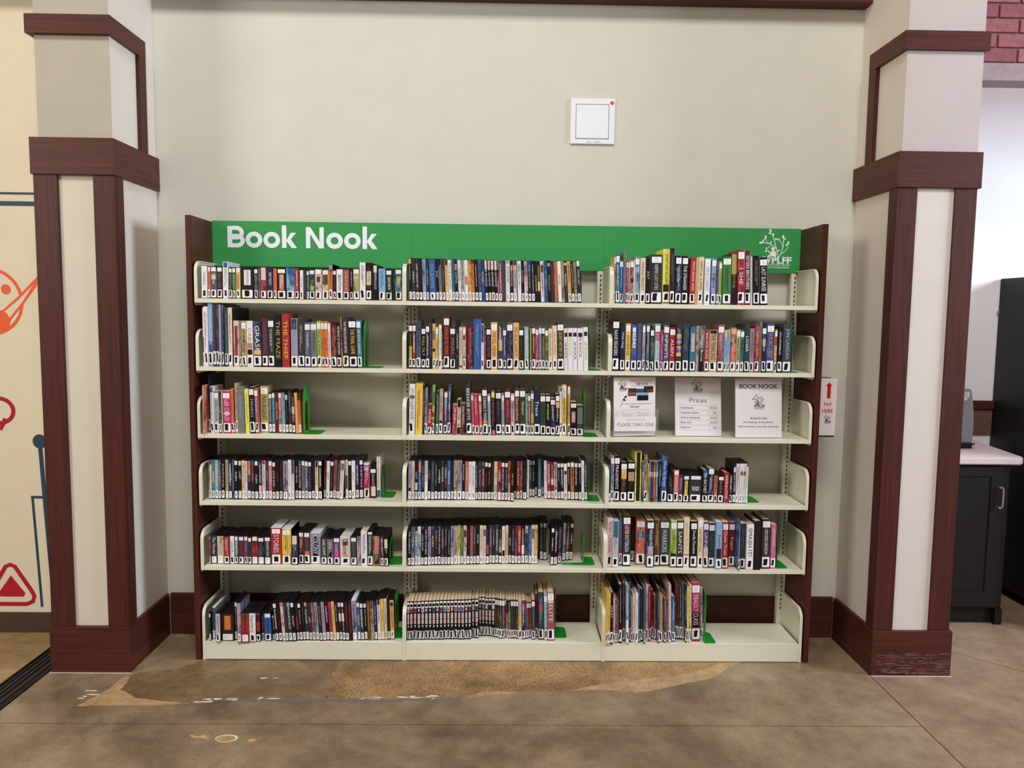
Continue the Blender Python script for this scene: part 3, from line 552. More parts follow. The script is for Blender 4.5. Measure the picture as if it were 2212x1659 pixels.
DATA = '''
1|l|A|-13465|254|1433|1500|-2976|54|w|K|||t
1|l|A|-13187|110|1416|1500|-2968|44|o|R|||t
1|l|A|-13071|263|1418|1500|-2964|48|u|w||.27-.4:y|t
1|l|A|-12802|244|1412|1500|-2954|50|N|g|TELL THE||t
1|l|A|-12536|244|1603|1500|-2968|40|w|K||0-.14:b|W
1|l|A|-12287|156|1376|1500|-2955|45|E|g|||t
1|l|A|-12105|148|1375|1500|-3018|27|e|w|||t
1|l|A|-11952|186|1379|1500|-2987|32|O|n|||t
1|l|A|-11760|581|1418|1500|-2954|34|k|K||q.1-.58:w|
1|l|A|-11160|167|1348|1500|-2975|-3|d|x|||t
1|l|A|-10987|89|1372|1500|-2957|3|g|K|||n
1|l|A|-10874|262|1388|1500|-3012|-2|r|P||0-.4:P|
1|l|A|-10605|276|1387|1500|-2987|2|B|w|SKYJO||
1|l|A|-10314|146|1358|1500|-3003|-3|o|R|||
1|l|A|-10162|401|1367|1500|-2982|3|k|w||q.2-.72:s|t
1|l|A|-9747|361|1389|1500|-2980|0|S|b||0-.2:b|
1|l|A|-9368|173|1370|1500|-3019|0|r|w|||
1|l|A|-9159|150|1298|1500|-3005|18|w|K|Last City||t
1|l|A|-9001|119|1312|1500|-3000|14|K|g|||n
1|l|A|-8876|115|1289|1500|-2956|19|u|w|||t
1|l|A|-8751|247|1333|1500|-2966|0|E|x|The|.55-.7:l|t
1|l|A|-8486|288|1345|1500|-3009|0|P|z||q.25-.42:N|t
1|l|A|-8192|293|1326|1500|-2964|0|c|n||.15-.5:n|t
1|l|A|-7880|159|1561|1500|-3010|0|o|n||0-.14:V,.14-.2:b|
1|l|A|-7715|146|1325|1500|-2977|0|k|g|||t
1|l|A|-7550|278|1357|1500|-3011|0|w|K|BENTON||t
1|l|A|-7256|267|1350|1500|-3020|0|z|y|BONE BY BONE||
1|l|A|-6982|150|1346|1500|-2959|0|k|w|||
1|l|A|-6816|274|1388|1500|-3005|-25|x|c||.27-.3:c|t
1|l|A|-6531|251|1653|1500|-3005|-3|w|R|||W
1|l|A|-6274|264|1650|1500|-2951|1|k|n||.22-.6:c,.62-.7:R|
1|l|A|-5995|283|1549|1500|-2959|-35|k|w||q0-.2:c|n
1|l|A|-5695|297|1412|1500|-3000|-49|S|b|||
1|l|A|-5388|273|1364|1500|-2953|-58|E|w|JAMES||t
1|l|A|-4969|294|1404|1500|-2982|-66|a|y||q.25-.5:x|t
1|m|D|-4357|136|1875|1350|-2973|-180|k|w||0-.12:y|
1|m|D|-4210|143|1871|1350|-3006|-196|K|w|IMPACT||
1|m|D|-4061|153|1867|1350|-2954|-194|K|w|LAST NIGHT IN|.65-.75:R|
1|m|D|-3900|143|1862|1350|-2972|-195|k|R|||
1|m|D|-3749|155|1858|1350|-2952|-199|S|b|||
1|m|D|-3584|116|1860|1350|-2957|-211|K|c|I KILL GIANTS||
1|m|D|-3445|275|1854|1350|-2999|-224|b|S|OCEANS||
1|m|D|-3162|124|1852|1350|-2995|-224|k|w|BOSS||
1|m|D|-3025|130|1853|1350|-3008|-238|g|K||0-.13:k|
1|m|D|-2890|139|1851|1350|-3010|-234|K|g|THE COVE||
1|m|D|-2736|136|1843|1350|-3015|-255|O|K||0-.13:N|
1|m|D|-2592|141|1840|1350|-2999|-262|w|K|POLICE ACADEMY||
1|m|D|-2445|119|1868|1350|-2978|-261|a|K|||
1|m|D|-2320|136|1842|1350|-3020|-258|k|w|CAPITOL|0-.08:B,.1-.25:s|
1|m|D|-2177|132|1848|1350|-2973|-261|w|g|EMANUEL||
1|m|D|-2036|151|1840|1350|-2996|-269|G|K|||
1|m|D|-1879|145|1842|1350|-2998|-268|w|V||.4-.6:s|
1|m|D|-1721|136|1847|1350|-2963|-285|y|K|||
1|m|D|-1573|124|1847|1350|-2986|-290|o|R||0-.08:B|
1|m|D|-1436|147|1848|1350|-2998|-296|k|w|||
1|m|D|-1274|132|1851|1350|-2986|-304|u|g|||
1|m|D|-1134|138|1843|1350|-2971|-305|b|w|FLICKA||n
1|m|D|-982|126|1838|1350|-3016|-314|k|w|MR SELFRIDGE|0-.22:P|
1|m|D|-847|132|1841|1350|-2952|-320|k|w|MR SELFRIDGE|0-.22:P|
1|m|D|-704|140|1834|1350|-3018|-331|k|w|MR SELFRIDGE|0-.22:P|
1|m|D|-559|139|1836|1350|-2968|-327|k|w|MR SELFRIDGE|0-.22:P|
1|m|D|-406|152|1810|1350|-2961|-123|m|w||.12-.25:n|
1|m|D|-239|134|1808|1350|-3019|-137|K|g|||n
1|m|D|-89|189|1860|1350|-2965|-156|w|R|JESSE JAMES|0-.08:S|
1|m|D|109|136|1824|1350|-2994|-163|k|c|ARMSTRONG|.1-.22:s|
1|m|D|255|156|1827|1350|-2980|-174|P|K|GODSEND|0-.1:K|
1|m|D|441|159|1827|1350|-3019|-204|w|g||.1-.25:A|n
1|m|D|608|122|1829|1350|-3017|-208|k|c|Farm Queen||
1|m|D|740|152|1832|1350|-3007|-220|P|p|Martin & Me||
1|m|D|905|148|1832|1350|-2953|-243|K|w||0-.25:b|
1|m|D|1063|140|1827|1350|-3006|-253|k|w|||
1|m|D|1213|103|1822|1350|-2967|-260|k|w|CATER WAITER||n
1|m|D|1326|136|1815|1350|-2955|-273|k|Y||.1-.45:R,.5-.72:y|n
1|m|D|1472|154|1846|1350|-2954|-284|w|R||.1-.27:n|n
1|m|D|1635|136|1826|1350|-2996|-294|b|S|||n
1|m|D|1781|146|1848|1350|-2995|-305|k|x|SPECIALIST|.05-.13:t|n
1|m|D|1938|136|1822|1350|-2983|-319|K|r|||n
1|m|D|2085|152|1825|1350|-2966|-334|o|t|||n
1|m|D|2243|150|1844|1350|-3012|-333|w|r|KILLER||n
1|m|D|2407|117|1858|1350|-2968|-356|t|n|||n
1|m|D|2534|136|1851|1350|-2964|-368|K|w|MUNICH|.04-.1:c|n
1|m|D|2680|156|1854|1350|-2960|-380|O|R|||
1|m|D|2842|111|1842|1350|-3017|-380|N|w|||
1|m|D|2966|125|1839|1350|-2954|-398|x|K|AMAZING GRACE||
1|m|D|3097|150|1875|1350|-3014|-397|B|w|FOOD, INC.|0-.13:w|
1|r|P|4670|63|2104|1305|-2996|0|O|n|||t
1|r|P|4766|164|2177|1350|-2977|-65|a|w|||t
1|r|P|4942|145|1929|1196|-2956|-58|b|w|||t
1|r|P|5095|109|2284|1416|-2996|-60|g|K|||n
1|r|P|5220|97|1898|1177|-2955|-48|m|w|||t
1|r|P|5323|78|1880|1166|-2982|-48|A|b|||t
1|r|P|5407|141|1924|1193|-2998|-47|o|K||.42-.52:k|t
1|r|P|5556|49|1917|1188|-2998|-47|w|l|||
1|r|P|5611|192|2065|1280|-3008|-46|S|R|Quincy||t
1|r|P|5829|235|2007|1244|-3015|-45|c|n|FINDING PERFECT||
1|r|P|6080|196|2002|1241|-3010|-41|k|c|JULY||
1|r|H|6305|504|2166|1430|-2972|-46|K|c|KEEPER LOST CITIES|.12-.22:B|t
1|r|H|6842|312|2417|1595|-2950|-55|Y|K|JONATHAN KELLERMAN|.65-1:N|
1|r|H|7160|194|2450|1617|-3009|-55|N|g|||
1|r|H|7394|264|2132|1407|-3017|-33|B|w|||t
1|r|H|7696|269|2124|1402|-2951|-29|k|w|THE STRANGER||t
1|r|P|8031|244|2057|1275|-2983|71|r|w|MOM JEANS AND||
1|r|P|8285|106|2059|1276|-2992|59|O|n|||n
1|r|P|8398|218|2086|1293|-3003|62|c|n|PERPETUAL SUMMER||
1|r|H|8696|245|2022|1335|-2978|0|w|V|MEG CABOT||t
1|r|H|9002|213|2036|1344|-2962|-4|S|v|Behind||t
1|r|P|9229|96|1862|1155|-2988|-25|v|p|||
1|r|P|9335|129|1916|1188|-2990|-37|l|E|||t
1|r|H|9501|376|2118|1398|-3016|-91|e|E|||t
1|r|H|9913|263|2275|1501|-2956|-152|N|x|Charming|0-.4:x|n
1|r|H|10182|309|2430|1604|-3018|-151|r|w|I SHE||t
1|r|H|10513|254|2385|1574|-2985|-188|R|w|SISTERS BROTHERS|.72-.9:N|
1|r|P|10782|89|2146|1331|-2961|-211|w|N|||n
1|r|H|10876|290|2172|1433|-3011|-210|k|x|||
1|r|H|11199|355|2102|1387|-2969|-270|k|w|LAST SUNRISE||t
2|l|P|-13465|40|2583|1601|-2954|-1|w|n||.5-.8:n|
2|l|P|-13419|188|2647|1641|-2976|-1|w|r|||
2|l|M|-13225|207|2790|2345|-2965|2|S|w||.6-.8:b,.8-.9:s|
2|l|M|-12994|118|2773|2357|-3013|-1|K|r|||
2|l|M|-12871|115|2785|2367|-2990|1|d|n|||
2|l|M|-12742|95|2735|2325|-3010|-1|V|P|||
2|l|M|-12641|94|2717|2309|-2961|1|u|K|||
2|l|M|-12492|146|2618|2225|-2999|-6|d|S|||
2|l|M|-12340|173|2610|2219|-2988|-4|c|r|||
2|l|M|-12161|40|2591|2203|-2950|-3|k|n|||n
2|l|P|-12115|235|2037|1263|-2960|-2|P|R||q.1-.8:r|
2|l|P|-11871|98|2019|1252|-2952|-12|g|t|||
2|l|P|-11751|217|2031|1259|-2988|-38|x|K|||t
2|l|P|-11523|268|2034|1261|-2986|-39|w|p|CABOT|.48-.6:s,.62-.74:k|
2|l|H|-11248|366|2038|1345|-2969|-41|d|w|GRASP|.64-.74:O|
2|l|H|-10848|256|2164|1428|-2986|-35|R|b|HEARTBREAKERS||
2|l|P|-10576|264|2137|1325|-3000|-39|K|w|||t
2|l|H|-10302|319|2343|1546|-2992|-29|k|x|THE MAZE||n
2|l|H|-9967|325|2357|1556|-3010|-31|r|y|THE THIEF||n
2|l|P|-9579|291|2170|1345|-2994|-25|V|S||0-.22:E|
2|l|H|-9282|294|2154|1421|-2951|-24|K|c|||
2|l|P|-8982|259|2002|1241|-2953|-25|u|w|||t
2|l|P|-8698|272|2006|1244|-2976|-79|g|K|||t
2|l|P|-8412|181|2063|1279|-2985|-101|l|R|Anne of Green||t
2|l|P|-8223|130|2054|1273|-2996|-107|o|K|Anne of||t
2|l|P|-8083|155|2056|1275|-3014|-117|o|K|Anne of||t
2|l|P|-7922|112|1986|1231|-3001|-116|P|K|||t
2|l|P|-7804|239|2036|1262|-2965|-115|R|s|||
2|l|P|-7552|193|2000|1240|-2959|-130|k|w|REVENGE OF SEVENTEEN||
2|l|P|-7345|47|2254|1397|-2995|-155|o|n|||n
2|l|H|-7292|272|2240|1478|-2965|-154|K|w|OUR YEAR IN LOVE AND PARTIES||
2|l|H|-7004|351|2159|1425|-2966|-179|N|y|THE FINAL GAME||t
2|l|H|-6641|199|2147|1417|-2971|-196|a|w|HER ROYAL HIGHNESS||t
2|m|P|-4375|144|1999|1239|-2974|0|k|l||.5-.8:l|t
2|m|P|-4224|154|2001|1240|-2967|0|R|w||.45-.75:r|t
2|m|H|-4051|205|2129|1405|-2995|0|u|B|TRUST|0-.2:d|
2|m|P|-3821|180|1860|1153|-2971|0|k|y|FULL TILT||t
2|m|P|-3625|162|1970|1221|-3000|-23|B|w|||t
2|m|P|-3455|115|2214|1372|-2986|-24|N|V|||n
2|m|P|-3328|127|2011|1247|-2966|-27|O|N||.15-.35:g,.55-.62:k|
2|m|P|-3192|129|1867|1158|-2972|-29|y|E|CRUSH||t
2|m|P|-3042|117|1967|1219|-2999|-30|w|b|||
2|m|P|-2916|70|1841|1141|-2954|-32|k|w|||
2|m|H|-2833|258|2348|1550|-2975|-32|R|o|VINCE FLYNN||t
2|m|H|-2547|235|1876|1238|-2979|-37|K|o|MINRS||t
2|m|P|-2290|139|2199|1363|-3019|-38|B|w|Loving Bravely||n
2|m|P|-2144|156|1871|1160|-2982|-41|c|n||.92-.97:r|n
2|m|P|-1975|125|1883|1167|-3002|-43|P|K||.2-.3:r|t
2|m|P|-1839|55|2029|1258|-2973|-44|R|w|||n
2|m|H|-1772|242|2031|1341|-2988|-46|R|s|||n
2|m|H|-1503|333|2242|1480|-2963|-49|b|S|||n
2|m|P|-1162|119|2028|1257|-2975|-52|w|K||0-.4:v|
2|m|P|-1035|88|1893|1174|-2964|-54|r|w||0-.35:K|n
2|m|P|-931|198|1866|1157|-2996|-55|k|g|ALEX RIDER||t
2|m|H|-724|278|2102|1387|-2975|-58|O|n|THE KILL ORDER||t
2|m|H|-406|210|2085|1376|-2968|-80|d|w||0-.2:K,.35-.6:x|
2|m|P|-187|146|1832|1136|-2962|-87|v|w|||t
2|m|H|-16|270|2091|1380|-2995|-90|B|g|||t
2|m|P|270|251|2094|1298|-2961|-98|O|n|THE USUAL SUSPECTS||
2|m|P|530|202|1851|1148|-2959|-103|N|e|||t
2|m|P|771|189|1918|1189|-2972|-112|A|w|||
2|m|P|967|45|1802|1117|-2952|-112|k|g|||n
2|m|P|1020|64|1856|1151|-2953|-115|l|w|||
2|m|P|1105|159|1944|1205|-2984|-116|R|y|||t
2|m|P|1273|133|1882|1167|-2983|-124|p|K|||t
2|m|P|1412|130|1948|1207|-3008|-120|a|w|||t
2|m|P|1551|135|1949|1208|-2961|-126|n|y|||t
2|m|P|1696|151|1844|1143|-2954|-136|e|Y|VOTE||t
2|m|P|1852|164|1846|1145|-2987|-132|c|K|||
2|m|P|2037|191|1987|1232|-2972|-137|c|s|LEAD MEN||
2|m|H|2245|290|2129|1405|-2970|-151|K|y|SECRET HISTORY OF||t
2|m|D|2542|172|1865|1350|-2969|-149|w|K|30 ROCK|.09-.19:N|nW
2|m|D|2720|206|1879|1350|-3008|-149|w|y|30 ROCK|.09-.19:N|nW
2|m|D|2937|204|1881|1350|-2965|-161|w|K|30 ROCK|.09-.19:N|nW
2|m|D|3153|245|1873|1350|-2979|-167|w|r|30 ROCK|.09-.19:N|nW
2|m|D|3412|207|1929|1350|-2973|-171|w|l|30 ROCK|.09-.19:N|nW
2|r|H|4670|302|2294|1514|-2991|0|k|w|NAIVE READERS||t
2|r|P|5021|209|2133|1322|-2976|0|B|w|Matt Haig||
2|r|H|5255|228|2116|1397|-2966|0|y|n|INVERSE||t
2|r|H|5510|252|2080|1373|-2975|0|b|r|DREAM|q.05-.5:w|
2|r|H|5790|197|2122|1401|-2970|0|u|g|||
2|r|P|6006|122|2086|1293|-3018|0|V|n|||t
2|r|P|6177|142|2117|1313|-3009|0|u|w|||t
2|r|P|6354|162|1915|1187|-2989|25|E|g|||t
2|r|H|6564|239|2122|1401|-2974|0|A|w|DOUBLE CROSS|.08-.35:r|t
2|r|P|6808|126|1852|1148|-3005|31|m|w|||
2|r|H|6955|247|2078|1372|-2972|0|u|w|INFINITE||t
2|r|H|7228|252|1965|1297|-2976|0|r|w|ALIEN||t
2|r|H|7501|258|2115|1396|-3017|0|K|w||.2-.26:l,.26-.3:s,.3-.34:b,.34-.4:s,.46-.5:x,.5-.55:z,.55-.6:b,.6-.68:O|
2|r|H|7813|266|2128|1404|-2987|0|d|g|||
2|r|H|8137|249|2015|1330|-3004|0|a|N||q.13-.55:P|
2|r|P|8398|118|2047|1269|-3016|0|t|n|||n
2|r|H|8522|259|2060|1360|-3011|0|g|w|Ginger Bones|.5-1:k|n
2|r|P|8801|182|1904|1180|-2998|0|r|w|BAD SICK DUDE||
2|r|H|8993|356|1883|1243|-3007|0|t|n|THE YEARLING|0-.07:k|
2|r|H|9378|273|2122|1400|-3006|0|z|P|||t
2|r|P|9660|136|1890|1172|-3018|0|S|B|A Million Ways|0-.16:y|
2|r|P|9814|124|1911|1185|-2987|0|A|b|||
2|r|P|9961|240|1996|1237|-2993|0|s|w||.02-.12:y|
2|r|P|10219|170|1916|1188|-2977|0|x|N|WOLF CAMP||t
2|r|P|10397|166|1898|1177|-2979|0|a|N|||t
2|r|H|10584|224|2142|1414|-3003|-26|E|w|LOSER||
2|r|P|10831|203|1964|1218|-2957|-5|V|K|||
2|r|P|11040|193|2101|1302|-3020|-4|r|y|DEAD LION|0-.08:z|
2|r|P|11251|112|2276|1411|-2992|-33|g|n|||n
2|r|P|11368|178|2074|1286|-3001|-23|N|w||.27-.43:x|t
2|r|H|11578|336|2189|1445|-2991|-36|b|s|BEAUTY||t
2|r|P|11920|115|1947|1207|-3012|0|O|n||.15-.37:r|t
2|r|P|12091|203|2041|1265|-2962|-23|k|w|||
2|r|H|12308|382|2168|1431|-2994|-38|d|G|JONI LANIGAN||
3|l|P|-13465|40|2182|1353|-3180|21|s|K||0-.3:P,.3-.8:t|
3|l|M|-13419|54|2607|1941|-2561|24|B|g|||
3|l|P|-13241|135|2112|1309|-2865|-10|w|K||0-.12:b|
3|l|P|-13100|223|1897|1176|-2827|-10|G|K|ZERO HOUR|.0-.02:k|t
3|l|P|-12856|100|1902|1179|-2855|-53|E|g|||
3|l|P|-12750|45|1899|1178|-2826|-53|c|E|||
3|l|P|-12678|343|1893|1174|-2835|-90|m|w|LEE CHILD|.5-.55:P|t
3|l|P|-12329|119|2000|1240|-2816|-90|o|r||.85-.9:w|
3|l|P|-12204|44|1902|1179|-2792|-86|R|y|||
3|l|P|-12150|116|2253|1397|-2798|-74|t|N|||
3|l|H|-12020|278|2121|1400|-2819|-94|g|S|dumbest||n
3|l|P|-11712|189|2005|1243|-2790|-124|Y|g|||n
3|l|P|-11502|228|2086|1293|-2796|-129|k|S|MINRS3||t
3|l|P|-11258|155|2031|1259|-2809|-147|z|P|||t
3|l|H|-11097|358|2123|1401|-2587|-6|x|K|INSURGENT||t
3|l|D|-10724|141|1817|1350|-2592|-35|d|w|THE DANIELLE IN COLD||t
3|l|D|-10571|141|1856|1350|-2610|-54|a|w|||t
3|l|D|-10424|143|1866|1350|-2603|-54|R|w|ROLL PLAYS||n
3|l|D|-10268|146|1860|1350|-2620|-73|s|w||.62-.75:e|t
3|l|D|-10104|147|1866|1350|-2658|-108|S|g|||
3|l|D|-9941|137|1818|1350|-2690|-139|k|g||.03-.15:P|
3|l|D|-9798|144|1924|1350|-2674|-138|K|G|||
3|l|D|-9628|144|1845|1350|-2744|-199|N|P||.33-.52:P,.55-.72:z|
3|l|D|-9468|123|1874|1350|-2754|-231|O|w|URBA||n
3|l|D|-9340|131|1866|1350|-2742|-230|o|r||0-.18:k|
3|m|H|-4412|256|2304|1521|-2686|84|w|g|LIFE IN ANCIENT ROME|.22-.28:u|
3|m|P|-4134|317|2327|1443|-2683|84|y|n|||n
3|m|P|-3811|84|2255|1398|-2633|88|B|w|||n
3|m|P|-3721|115|2124|1317|-2606|95|V|K|||
3|m|P|-3595|189|1370|850|-2620|142|r|w|SANTA||
3|m|P|-3392|111|2247|1393|-2600|113|l|N||.13-.4:e,.42-.7:O,.55-.65:n|
3|m|P|-3217|119|1989|1233|-2594|105|d|A|||
3|m|P|-3071|159|2069|1283|-2574|101|t|r|THE WIFE|.7-1:k|
3|m|P|-2873|172|1935|1200|-2511|105|v|w||0-.12:w,.15-.35:a|
3|m|P|-2692|152|2248|1394|-2530|99|B|w|||
3|m|P|-2472|207|1361|844|-2608|85|r|w|||n
3|m|P|-2256|177|1632|1012|-2612|77|c|K|GLOW|0-.22:k,.8-1:k|n
3|m|P|-2068|183|1427|885|-2631|59|R|c|||n
3|m|H|-1805|247|2309|1524|-2633|-232|K|w|BREAKER BOYS||
3|m|P|-1540|104|1878|1165|-2591|-270|o|s|||t
3|m|P|-1419|191|1853|1149|-2621|-284|m|P|||
3|m|P|-1208|131|1855|1150|-2627|-251|s|w|||t
3|m|H|-1063|233|2136|1410|-2634|-194|K|w|DEADLY WISH|.7-.85:s|t
3|m|P|-823|133|1845|1144|-2596|-182|A|g|||t
3|m|P|-666|167|1990|1234|-2627|-144|k|p||0-.13:Y,.9-1:p|n
3|m|H|-472|250|1995|1317|-2506|-137|N|g|||t
3|m|P|-204|127|1888|1170|-2505|-138|S|B||.15-.4:G|t
3|m|H|-60|263|2057|1358|-2537|-129|R|s|||t
3|m|P|216|171|1883|1167|-2519|-131|P|K||.15-.35:V|t
3|m|H|396|215|2117|1397|-2540|-122|R|c|Starcatcher||t
3|m|H|623|250|2111|1393|-2562|-119|E|Y|Sleeper||t
3|m|P|882|96|1881|1166|-2542|-121|A|K|||
3|m|P|987|127|1882|1167|-2546|-119|z|w|||t
3|m|P|1121|131|1999|1239|-2601|-114|e|Y||.5-.72:l|t
3|m|H|1262|272|2109|1392|-2581|-110|B|w|Trace||
3|m|P|1541|241|1874|1162|-2610|-109|E|K|HORN||t
3|m|P|1792|206|1873|1162|-2583|-106|k|Y|||t
3|m|P|2004|225|1703|1056|-2603|-102|B|w|||t
3|m|P|2235|179|1906|1182|-2646|-98|k|c||.18-.32:O|t
3|m|P|2422|98|2236|1386|-2653|-97|w|b||0-.08:b,.75-.88:b|
3|m|P|2526|201|2337|1449|-2668|-96|y|K||0-.25:w|
3|m|P|2774|123|2260|1401|-2628|-93|O|n||0-.15:w|
3|m|P|2903|273|1557|965|-2680|-82|k|r||q.28-.6:P|t
3|m|P|3190|293|1395|865|-2677|-71|K|g||.05-.6:g|
4|l|D|-13465|40|1819|1350|-2679|52|t|g||0-.16:n|
4|l|D|-13419|86|1819|1350|-2671|56|w|K||0-.12:N|
4|l|D|-13319|125|1831|1350|-2677|47|a|c||.3-.6:t|
4|l|D|-13188|160|1821|1350|-2671|51|A|w|AGAINST EAST||
4|l|D|-13007|113|1840|1350|-2711|42|u|c|||
4|l|D|-12888|152|1825|1350|-2675|46|k|c|AUGUSTA RUSH||
4|l|D|-12698|129|1842|1350|-2706|37|t|n|||
4|l|D|-12563|159|1832|1350|-2695|40|B|w|||
4|l|D|-12393|85|1856|1350|-2709|36|b|w|||n
4|l|D|-12295|159|1838|1350|-2714|33|k|w|ALIEN||t
4|l|D|-12120|155|1797|1350|-2703|22|k|w|LOST|0-.12:c|
4|l|D|-11959|133|1820|1350|-2710|22|c|r|THE FAMILY STONE||
4|l|D|-11819|115|1793|1350|-2718|21|P|K|||
4|l|D|-11698|148|1800|1350|-2698|25|B|w|are you here|0-.36:s|
4|l|D|-11539|155|1824|1350|-2710|7|N|s||0-.12:b,.33-.52:n|
4|l|D|-11360|155|1832|1350|-2746|0|k|w|ALIEN||t
4|l|D|-11193|153|1852|1350|-2736|-2|B|w||.65-.85:P|
4|l|D|-11034|152|1832|1350|-2727|-1|P|n|A LITTLE HELP|0-.1:r|
4|l|D|-10876|123|1808|1350|-2702|3|E|A|RESPECT||
4|l|D|-10746|163|1811|1350|-2706|0|p|w|WOMEN||t
4|l|D|-10570|143|1776|1350|-2730|0|N|w|GONE BABY||t
4|l|D|-10411|151|1845|1350|-2764|-2|k|r|ARGO||
4|l|D|-10254|145|1828|1350|-2721|2|N|R|||
4|l|D|-10083|216|1825|1350|-2746|0|V|N|||
4|l|D|-9861|141|1875|1350|-2741|0|w|K|||
4|l|D|-9713|132|1866|1350|-2735|0|P|z||0-.35:B|
4|l|D|-9576|136|1836|1350|-2605|0|k|w|ALEX CROSS||
4|l|D|-9431|138|1818|1350|-2615|0|N|w|ATLANTIC CROSS|0-.1:b|
4|l|D|-9287|144|1814|1350|-2590|0|g|k|||t
4|l|D|-9130|142|1801|1350|-2622|0|u|w|ATLAS SHRUG||t
4|l|D|-8982|147|1781|1350|-2623|0|B|z|THE ALPHABET||t
4|l|D|-8830|146|1831|1350|-2596|0|k|n|||
4|l|D|-8668|144|1829|1350|-2636|0|c|K|BEN IS BACK|0-.17:N|
4|l|D|-8517|164|1830|1350|-2631|0|k|w|||t
4|l|D|-8347|99|1847|1350|-2372|131|R|o|||
4|l|D|-8225|155|1779|1350|-2455|174|w|K|LAST||
4|l|D|-8064|148|1780|1350|-2450|219|N|g|||t
4|l|D|-7899|141|1834|1350|-2497|255|z|N|ADAPTATION||
4|l|D|-7742|132|1814|1350|-2550|296|E|A|||
4|l|D|-7595|172|1836|1350|-2599|281|P|G||.08-.25:N|
4|l|D|-7323|118|1842|1350|-2472|-12|c|R||.4-.75:n|
4|l|D|-7200|146|1815|1350|-2433|-11|k|E|ALL IN||t
4|l|D|-7043|160|1808|1350|-2443|-24|w|r|Alone||
4|l|D|-6877|160|1841|1350|-2385|-23|B|w|ARCHENEMY||
4|l|D|-6704|169|1834|1350|-2340|-41|N|w|A QUIET PLACE||t
4|l|A|-6529|285|1635|1500|-2291|-40|m|w||0-.04:w,.08-.2:S|W
4|l|A|-6236|288|1412|1500|-2234|-44|k|w||.62-.95:c|tn
4|l|P|-5938|170|1931|1197|-2191|-45|w|r||.82-1:b|n
4|m|D|-4461|142|1847|1350|-2563|69|V|g||.7-.8:k|
4|m|D|-4313|136|1835|1350|-2545|73|P|g|||
4|m|D|-4166|150|1824|1350|-2585|59|k|w|LOST|.55-.75:c|
4|m|D|-4010|145|1873|1350|-2570|60|b|w||.05-.3:s|
4|m|D|-3859|133|1836|1350|-2530|64|N|t|LONG WEEKEND||
4|m|D|-3720|142|1847|1350|-2528|65|w|b|LORD|0-.35:A|
4|m|D|-3572|139|1839|1350|-2531|67|k|V|LORDS||
4|m|D|-3418|140|1847|1350|-2564|54|d|V|||
4|m|D|-3271|145|1840|1350|-2518|58|k|w|||
4|m|D|-3116|129|1837|1350|-2498|53|k|w|GAME TIME|.4-.5:g|
4|m|D|-2978|151|1837|1350|-2492|48|K|w|SUNSHINE||
4|m|D|-2820|125|1841|1350|-2505|46|k|w||.18-.45:g,.5-.7:R|
4|m|D|-2687|155|1859|1350|-2540|40|b|w|MIRACLE||
4|m|D|-2526|132|1820|1350|-2488|41|N|R|||
4|m|D|-2386|145|1889|1350|-2521|36|t|n|||
4|m|D|-2233|221|1875|1350|-2489|30|V|a|||
4|m|D|-2006|134|1821|1350|-2465|30|k|w|||
4|m|D|-1865|155|1824|1350|-2475|29|s|P|MODERN||
4|m|D|-1703|135|1821|1350|-2505|29|w|B|||
4|m|D|-1562|155|1830|1350|-2491|30|w|g|||
4|m|D|-1401|124|1762|1350|-2449|30|B|w|||
4|m|D|-1270|155|1833|1350|-2490|27|K|V|BLACKFISH||
4|m|D|-1109|134|1808|1350|-2458|27|R|w|DARK HORSE|0-.1:a|
4|m|D|-968|135|1810|1350|-2465|27|k|r|MATADOR||t
4|m|D|-827|135|1793|1350|-2476|26|k|p|MATADOR||t
4|m|D|-686|135|1809|1350|-2444|27|N|E|||
4|m|D|-545|153|1836|1350|-2474|27|c|a|MEN|.6-.8:A|
4|m|D|-378|154|1868|1350|-2615|22|r|w|COSMIC||
4|m|D|-217|152|1833|1350|-2597|21|B|w|THE FINAL BATTLES||t
4|m|D|-58|139|1826|1350|-2613|20|N|w|||t
4|m|D|86|126|1883|1350|-2612|24|s|K||.55-1:t|
4|m|D|222|145|1880|1350|-2708|14|k|y|HIP HOP||
4|m|D|386|96|1752|1350|-2147|0|k|n|||
4|m|D|493|149|1813|1350|-2283|0|r|w|RED PLANET||
4|m|D|647|136|1816|1350|-2231|0|z|w|||
4|m|D|789|168|1775|1350|-2365|0|k|n|CHICAGO||
4|m|D|975|107|1846|1350|-2078|0|w|g|||
4|m|D|1104|122|1772|1120|-1740|0|d|w|||t
4|m|D|1233|133|1772|1115|-1735|0|k|w|||t
4|m|D|1384|102|1818|868|-1488|-11|k|g|||
4|m|D|1516|153|1848|1200|-1820|-84|a|A|||
4|m|D|1697|107|1833|807|-1427|-151|n|y|||
4|m|D|1810|127|1824|1350|-2096|-151|w|K|LINCOLN||
4|m|D|1944|154|1793|1350|-2162|-154|r|w|||
4|m|D|2104|141|1763|1350|-2173|-153|R|w||.45-.62:P|
4|m|D|2253|154|1767|1350|-2187|-159|P|K|||
4|m|D|2413|121|1758|1350|-2252|-155|k|w|||t
4|m|D|2539|159|1760|1350|-2255|-155|k|w|||t
4|m|D|2705|151|1723|1350|-2285|-155|w|K||.2-.3:k|t
4|m|D|2862|143|1803|1350|-2290|-154|k|w|||t
4|m|D|3011|167|1811|1350|-2319|-154|o|k|||t
4|m|D|3185|171|1790|1350|-2317|-157|k|w|||t
4|m|D|3363|135|1802|1350|-2374|-156|k|w|||t
4|m|D|3504|123|1900|1350|-2412|-156|w|g|||
4|m|D|3634|138|1875|1350|-2393|-157|d|w|||
4|r|D|4670|127|1850|1350|-2554|-3|k|w|||
4|r|P|4806|155|2117|1313|-2525|-14|V|b|||t
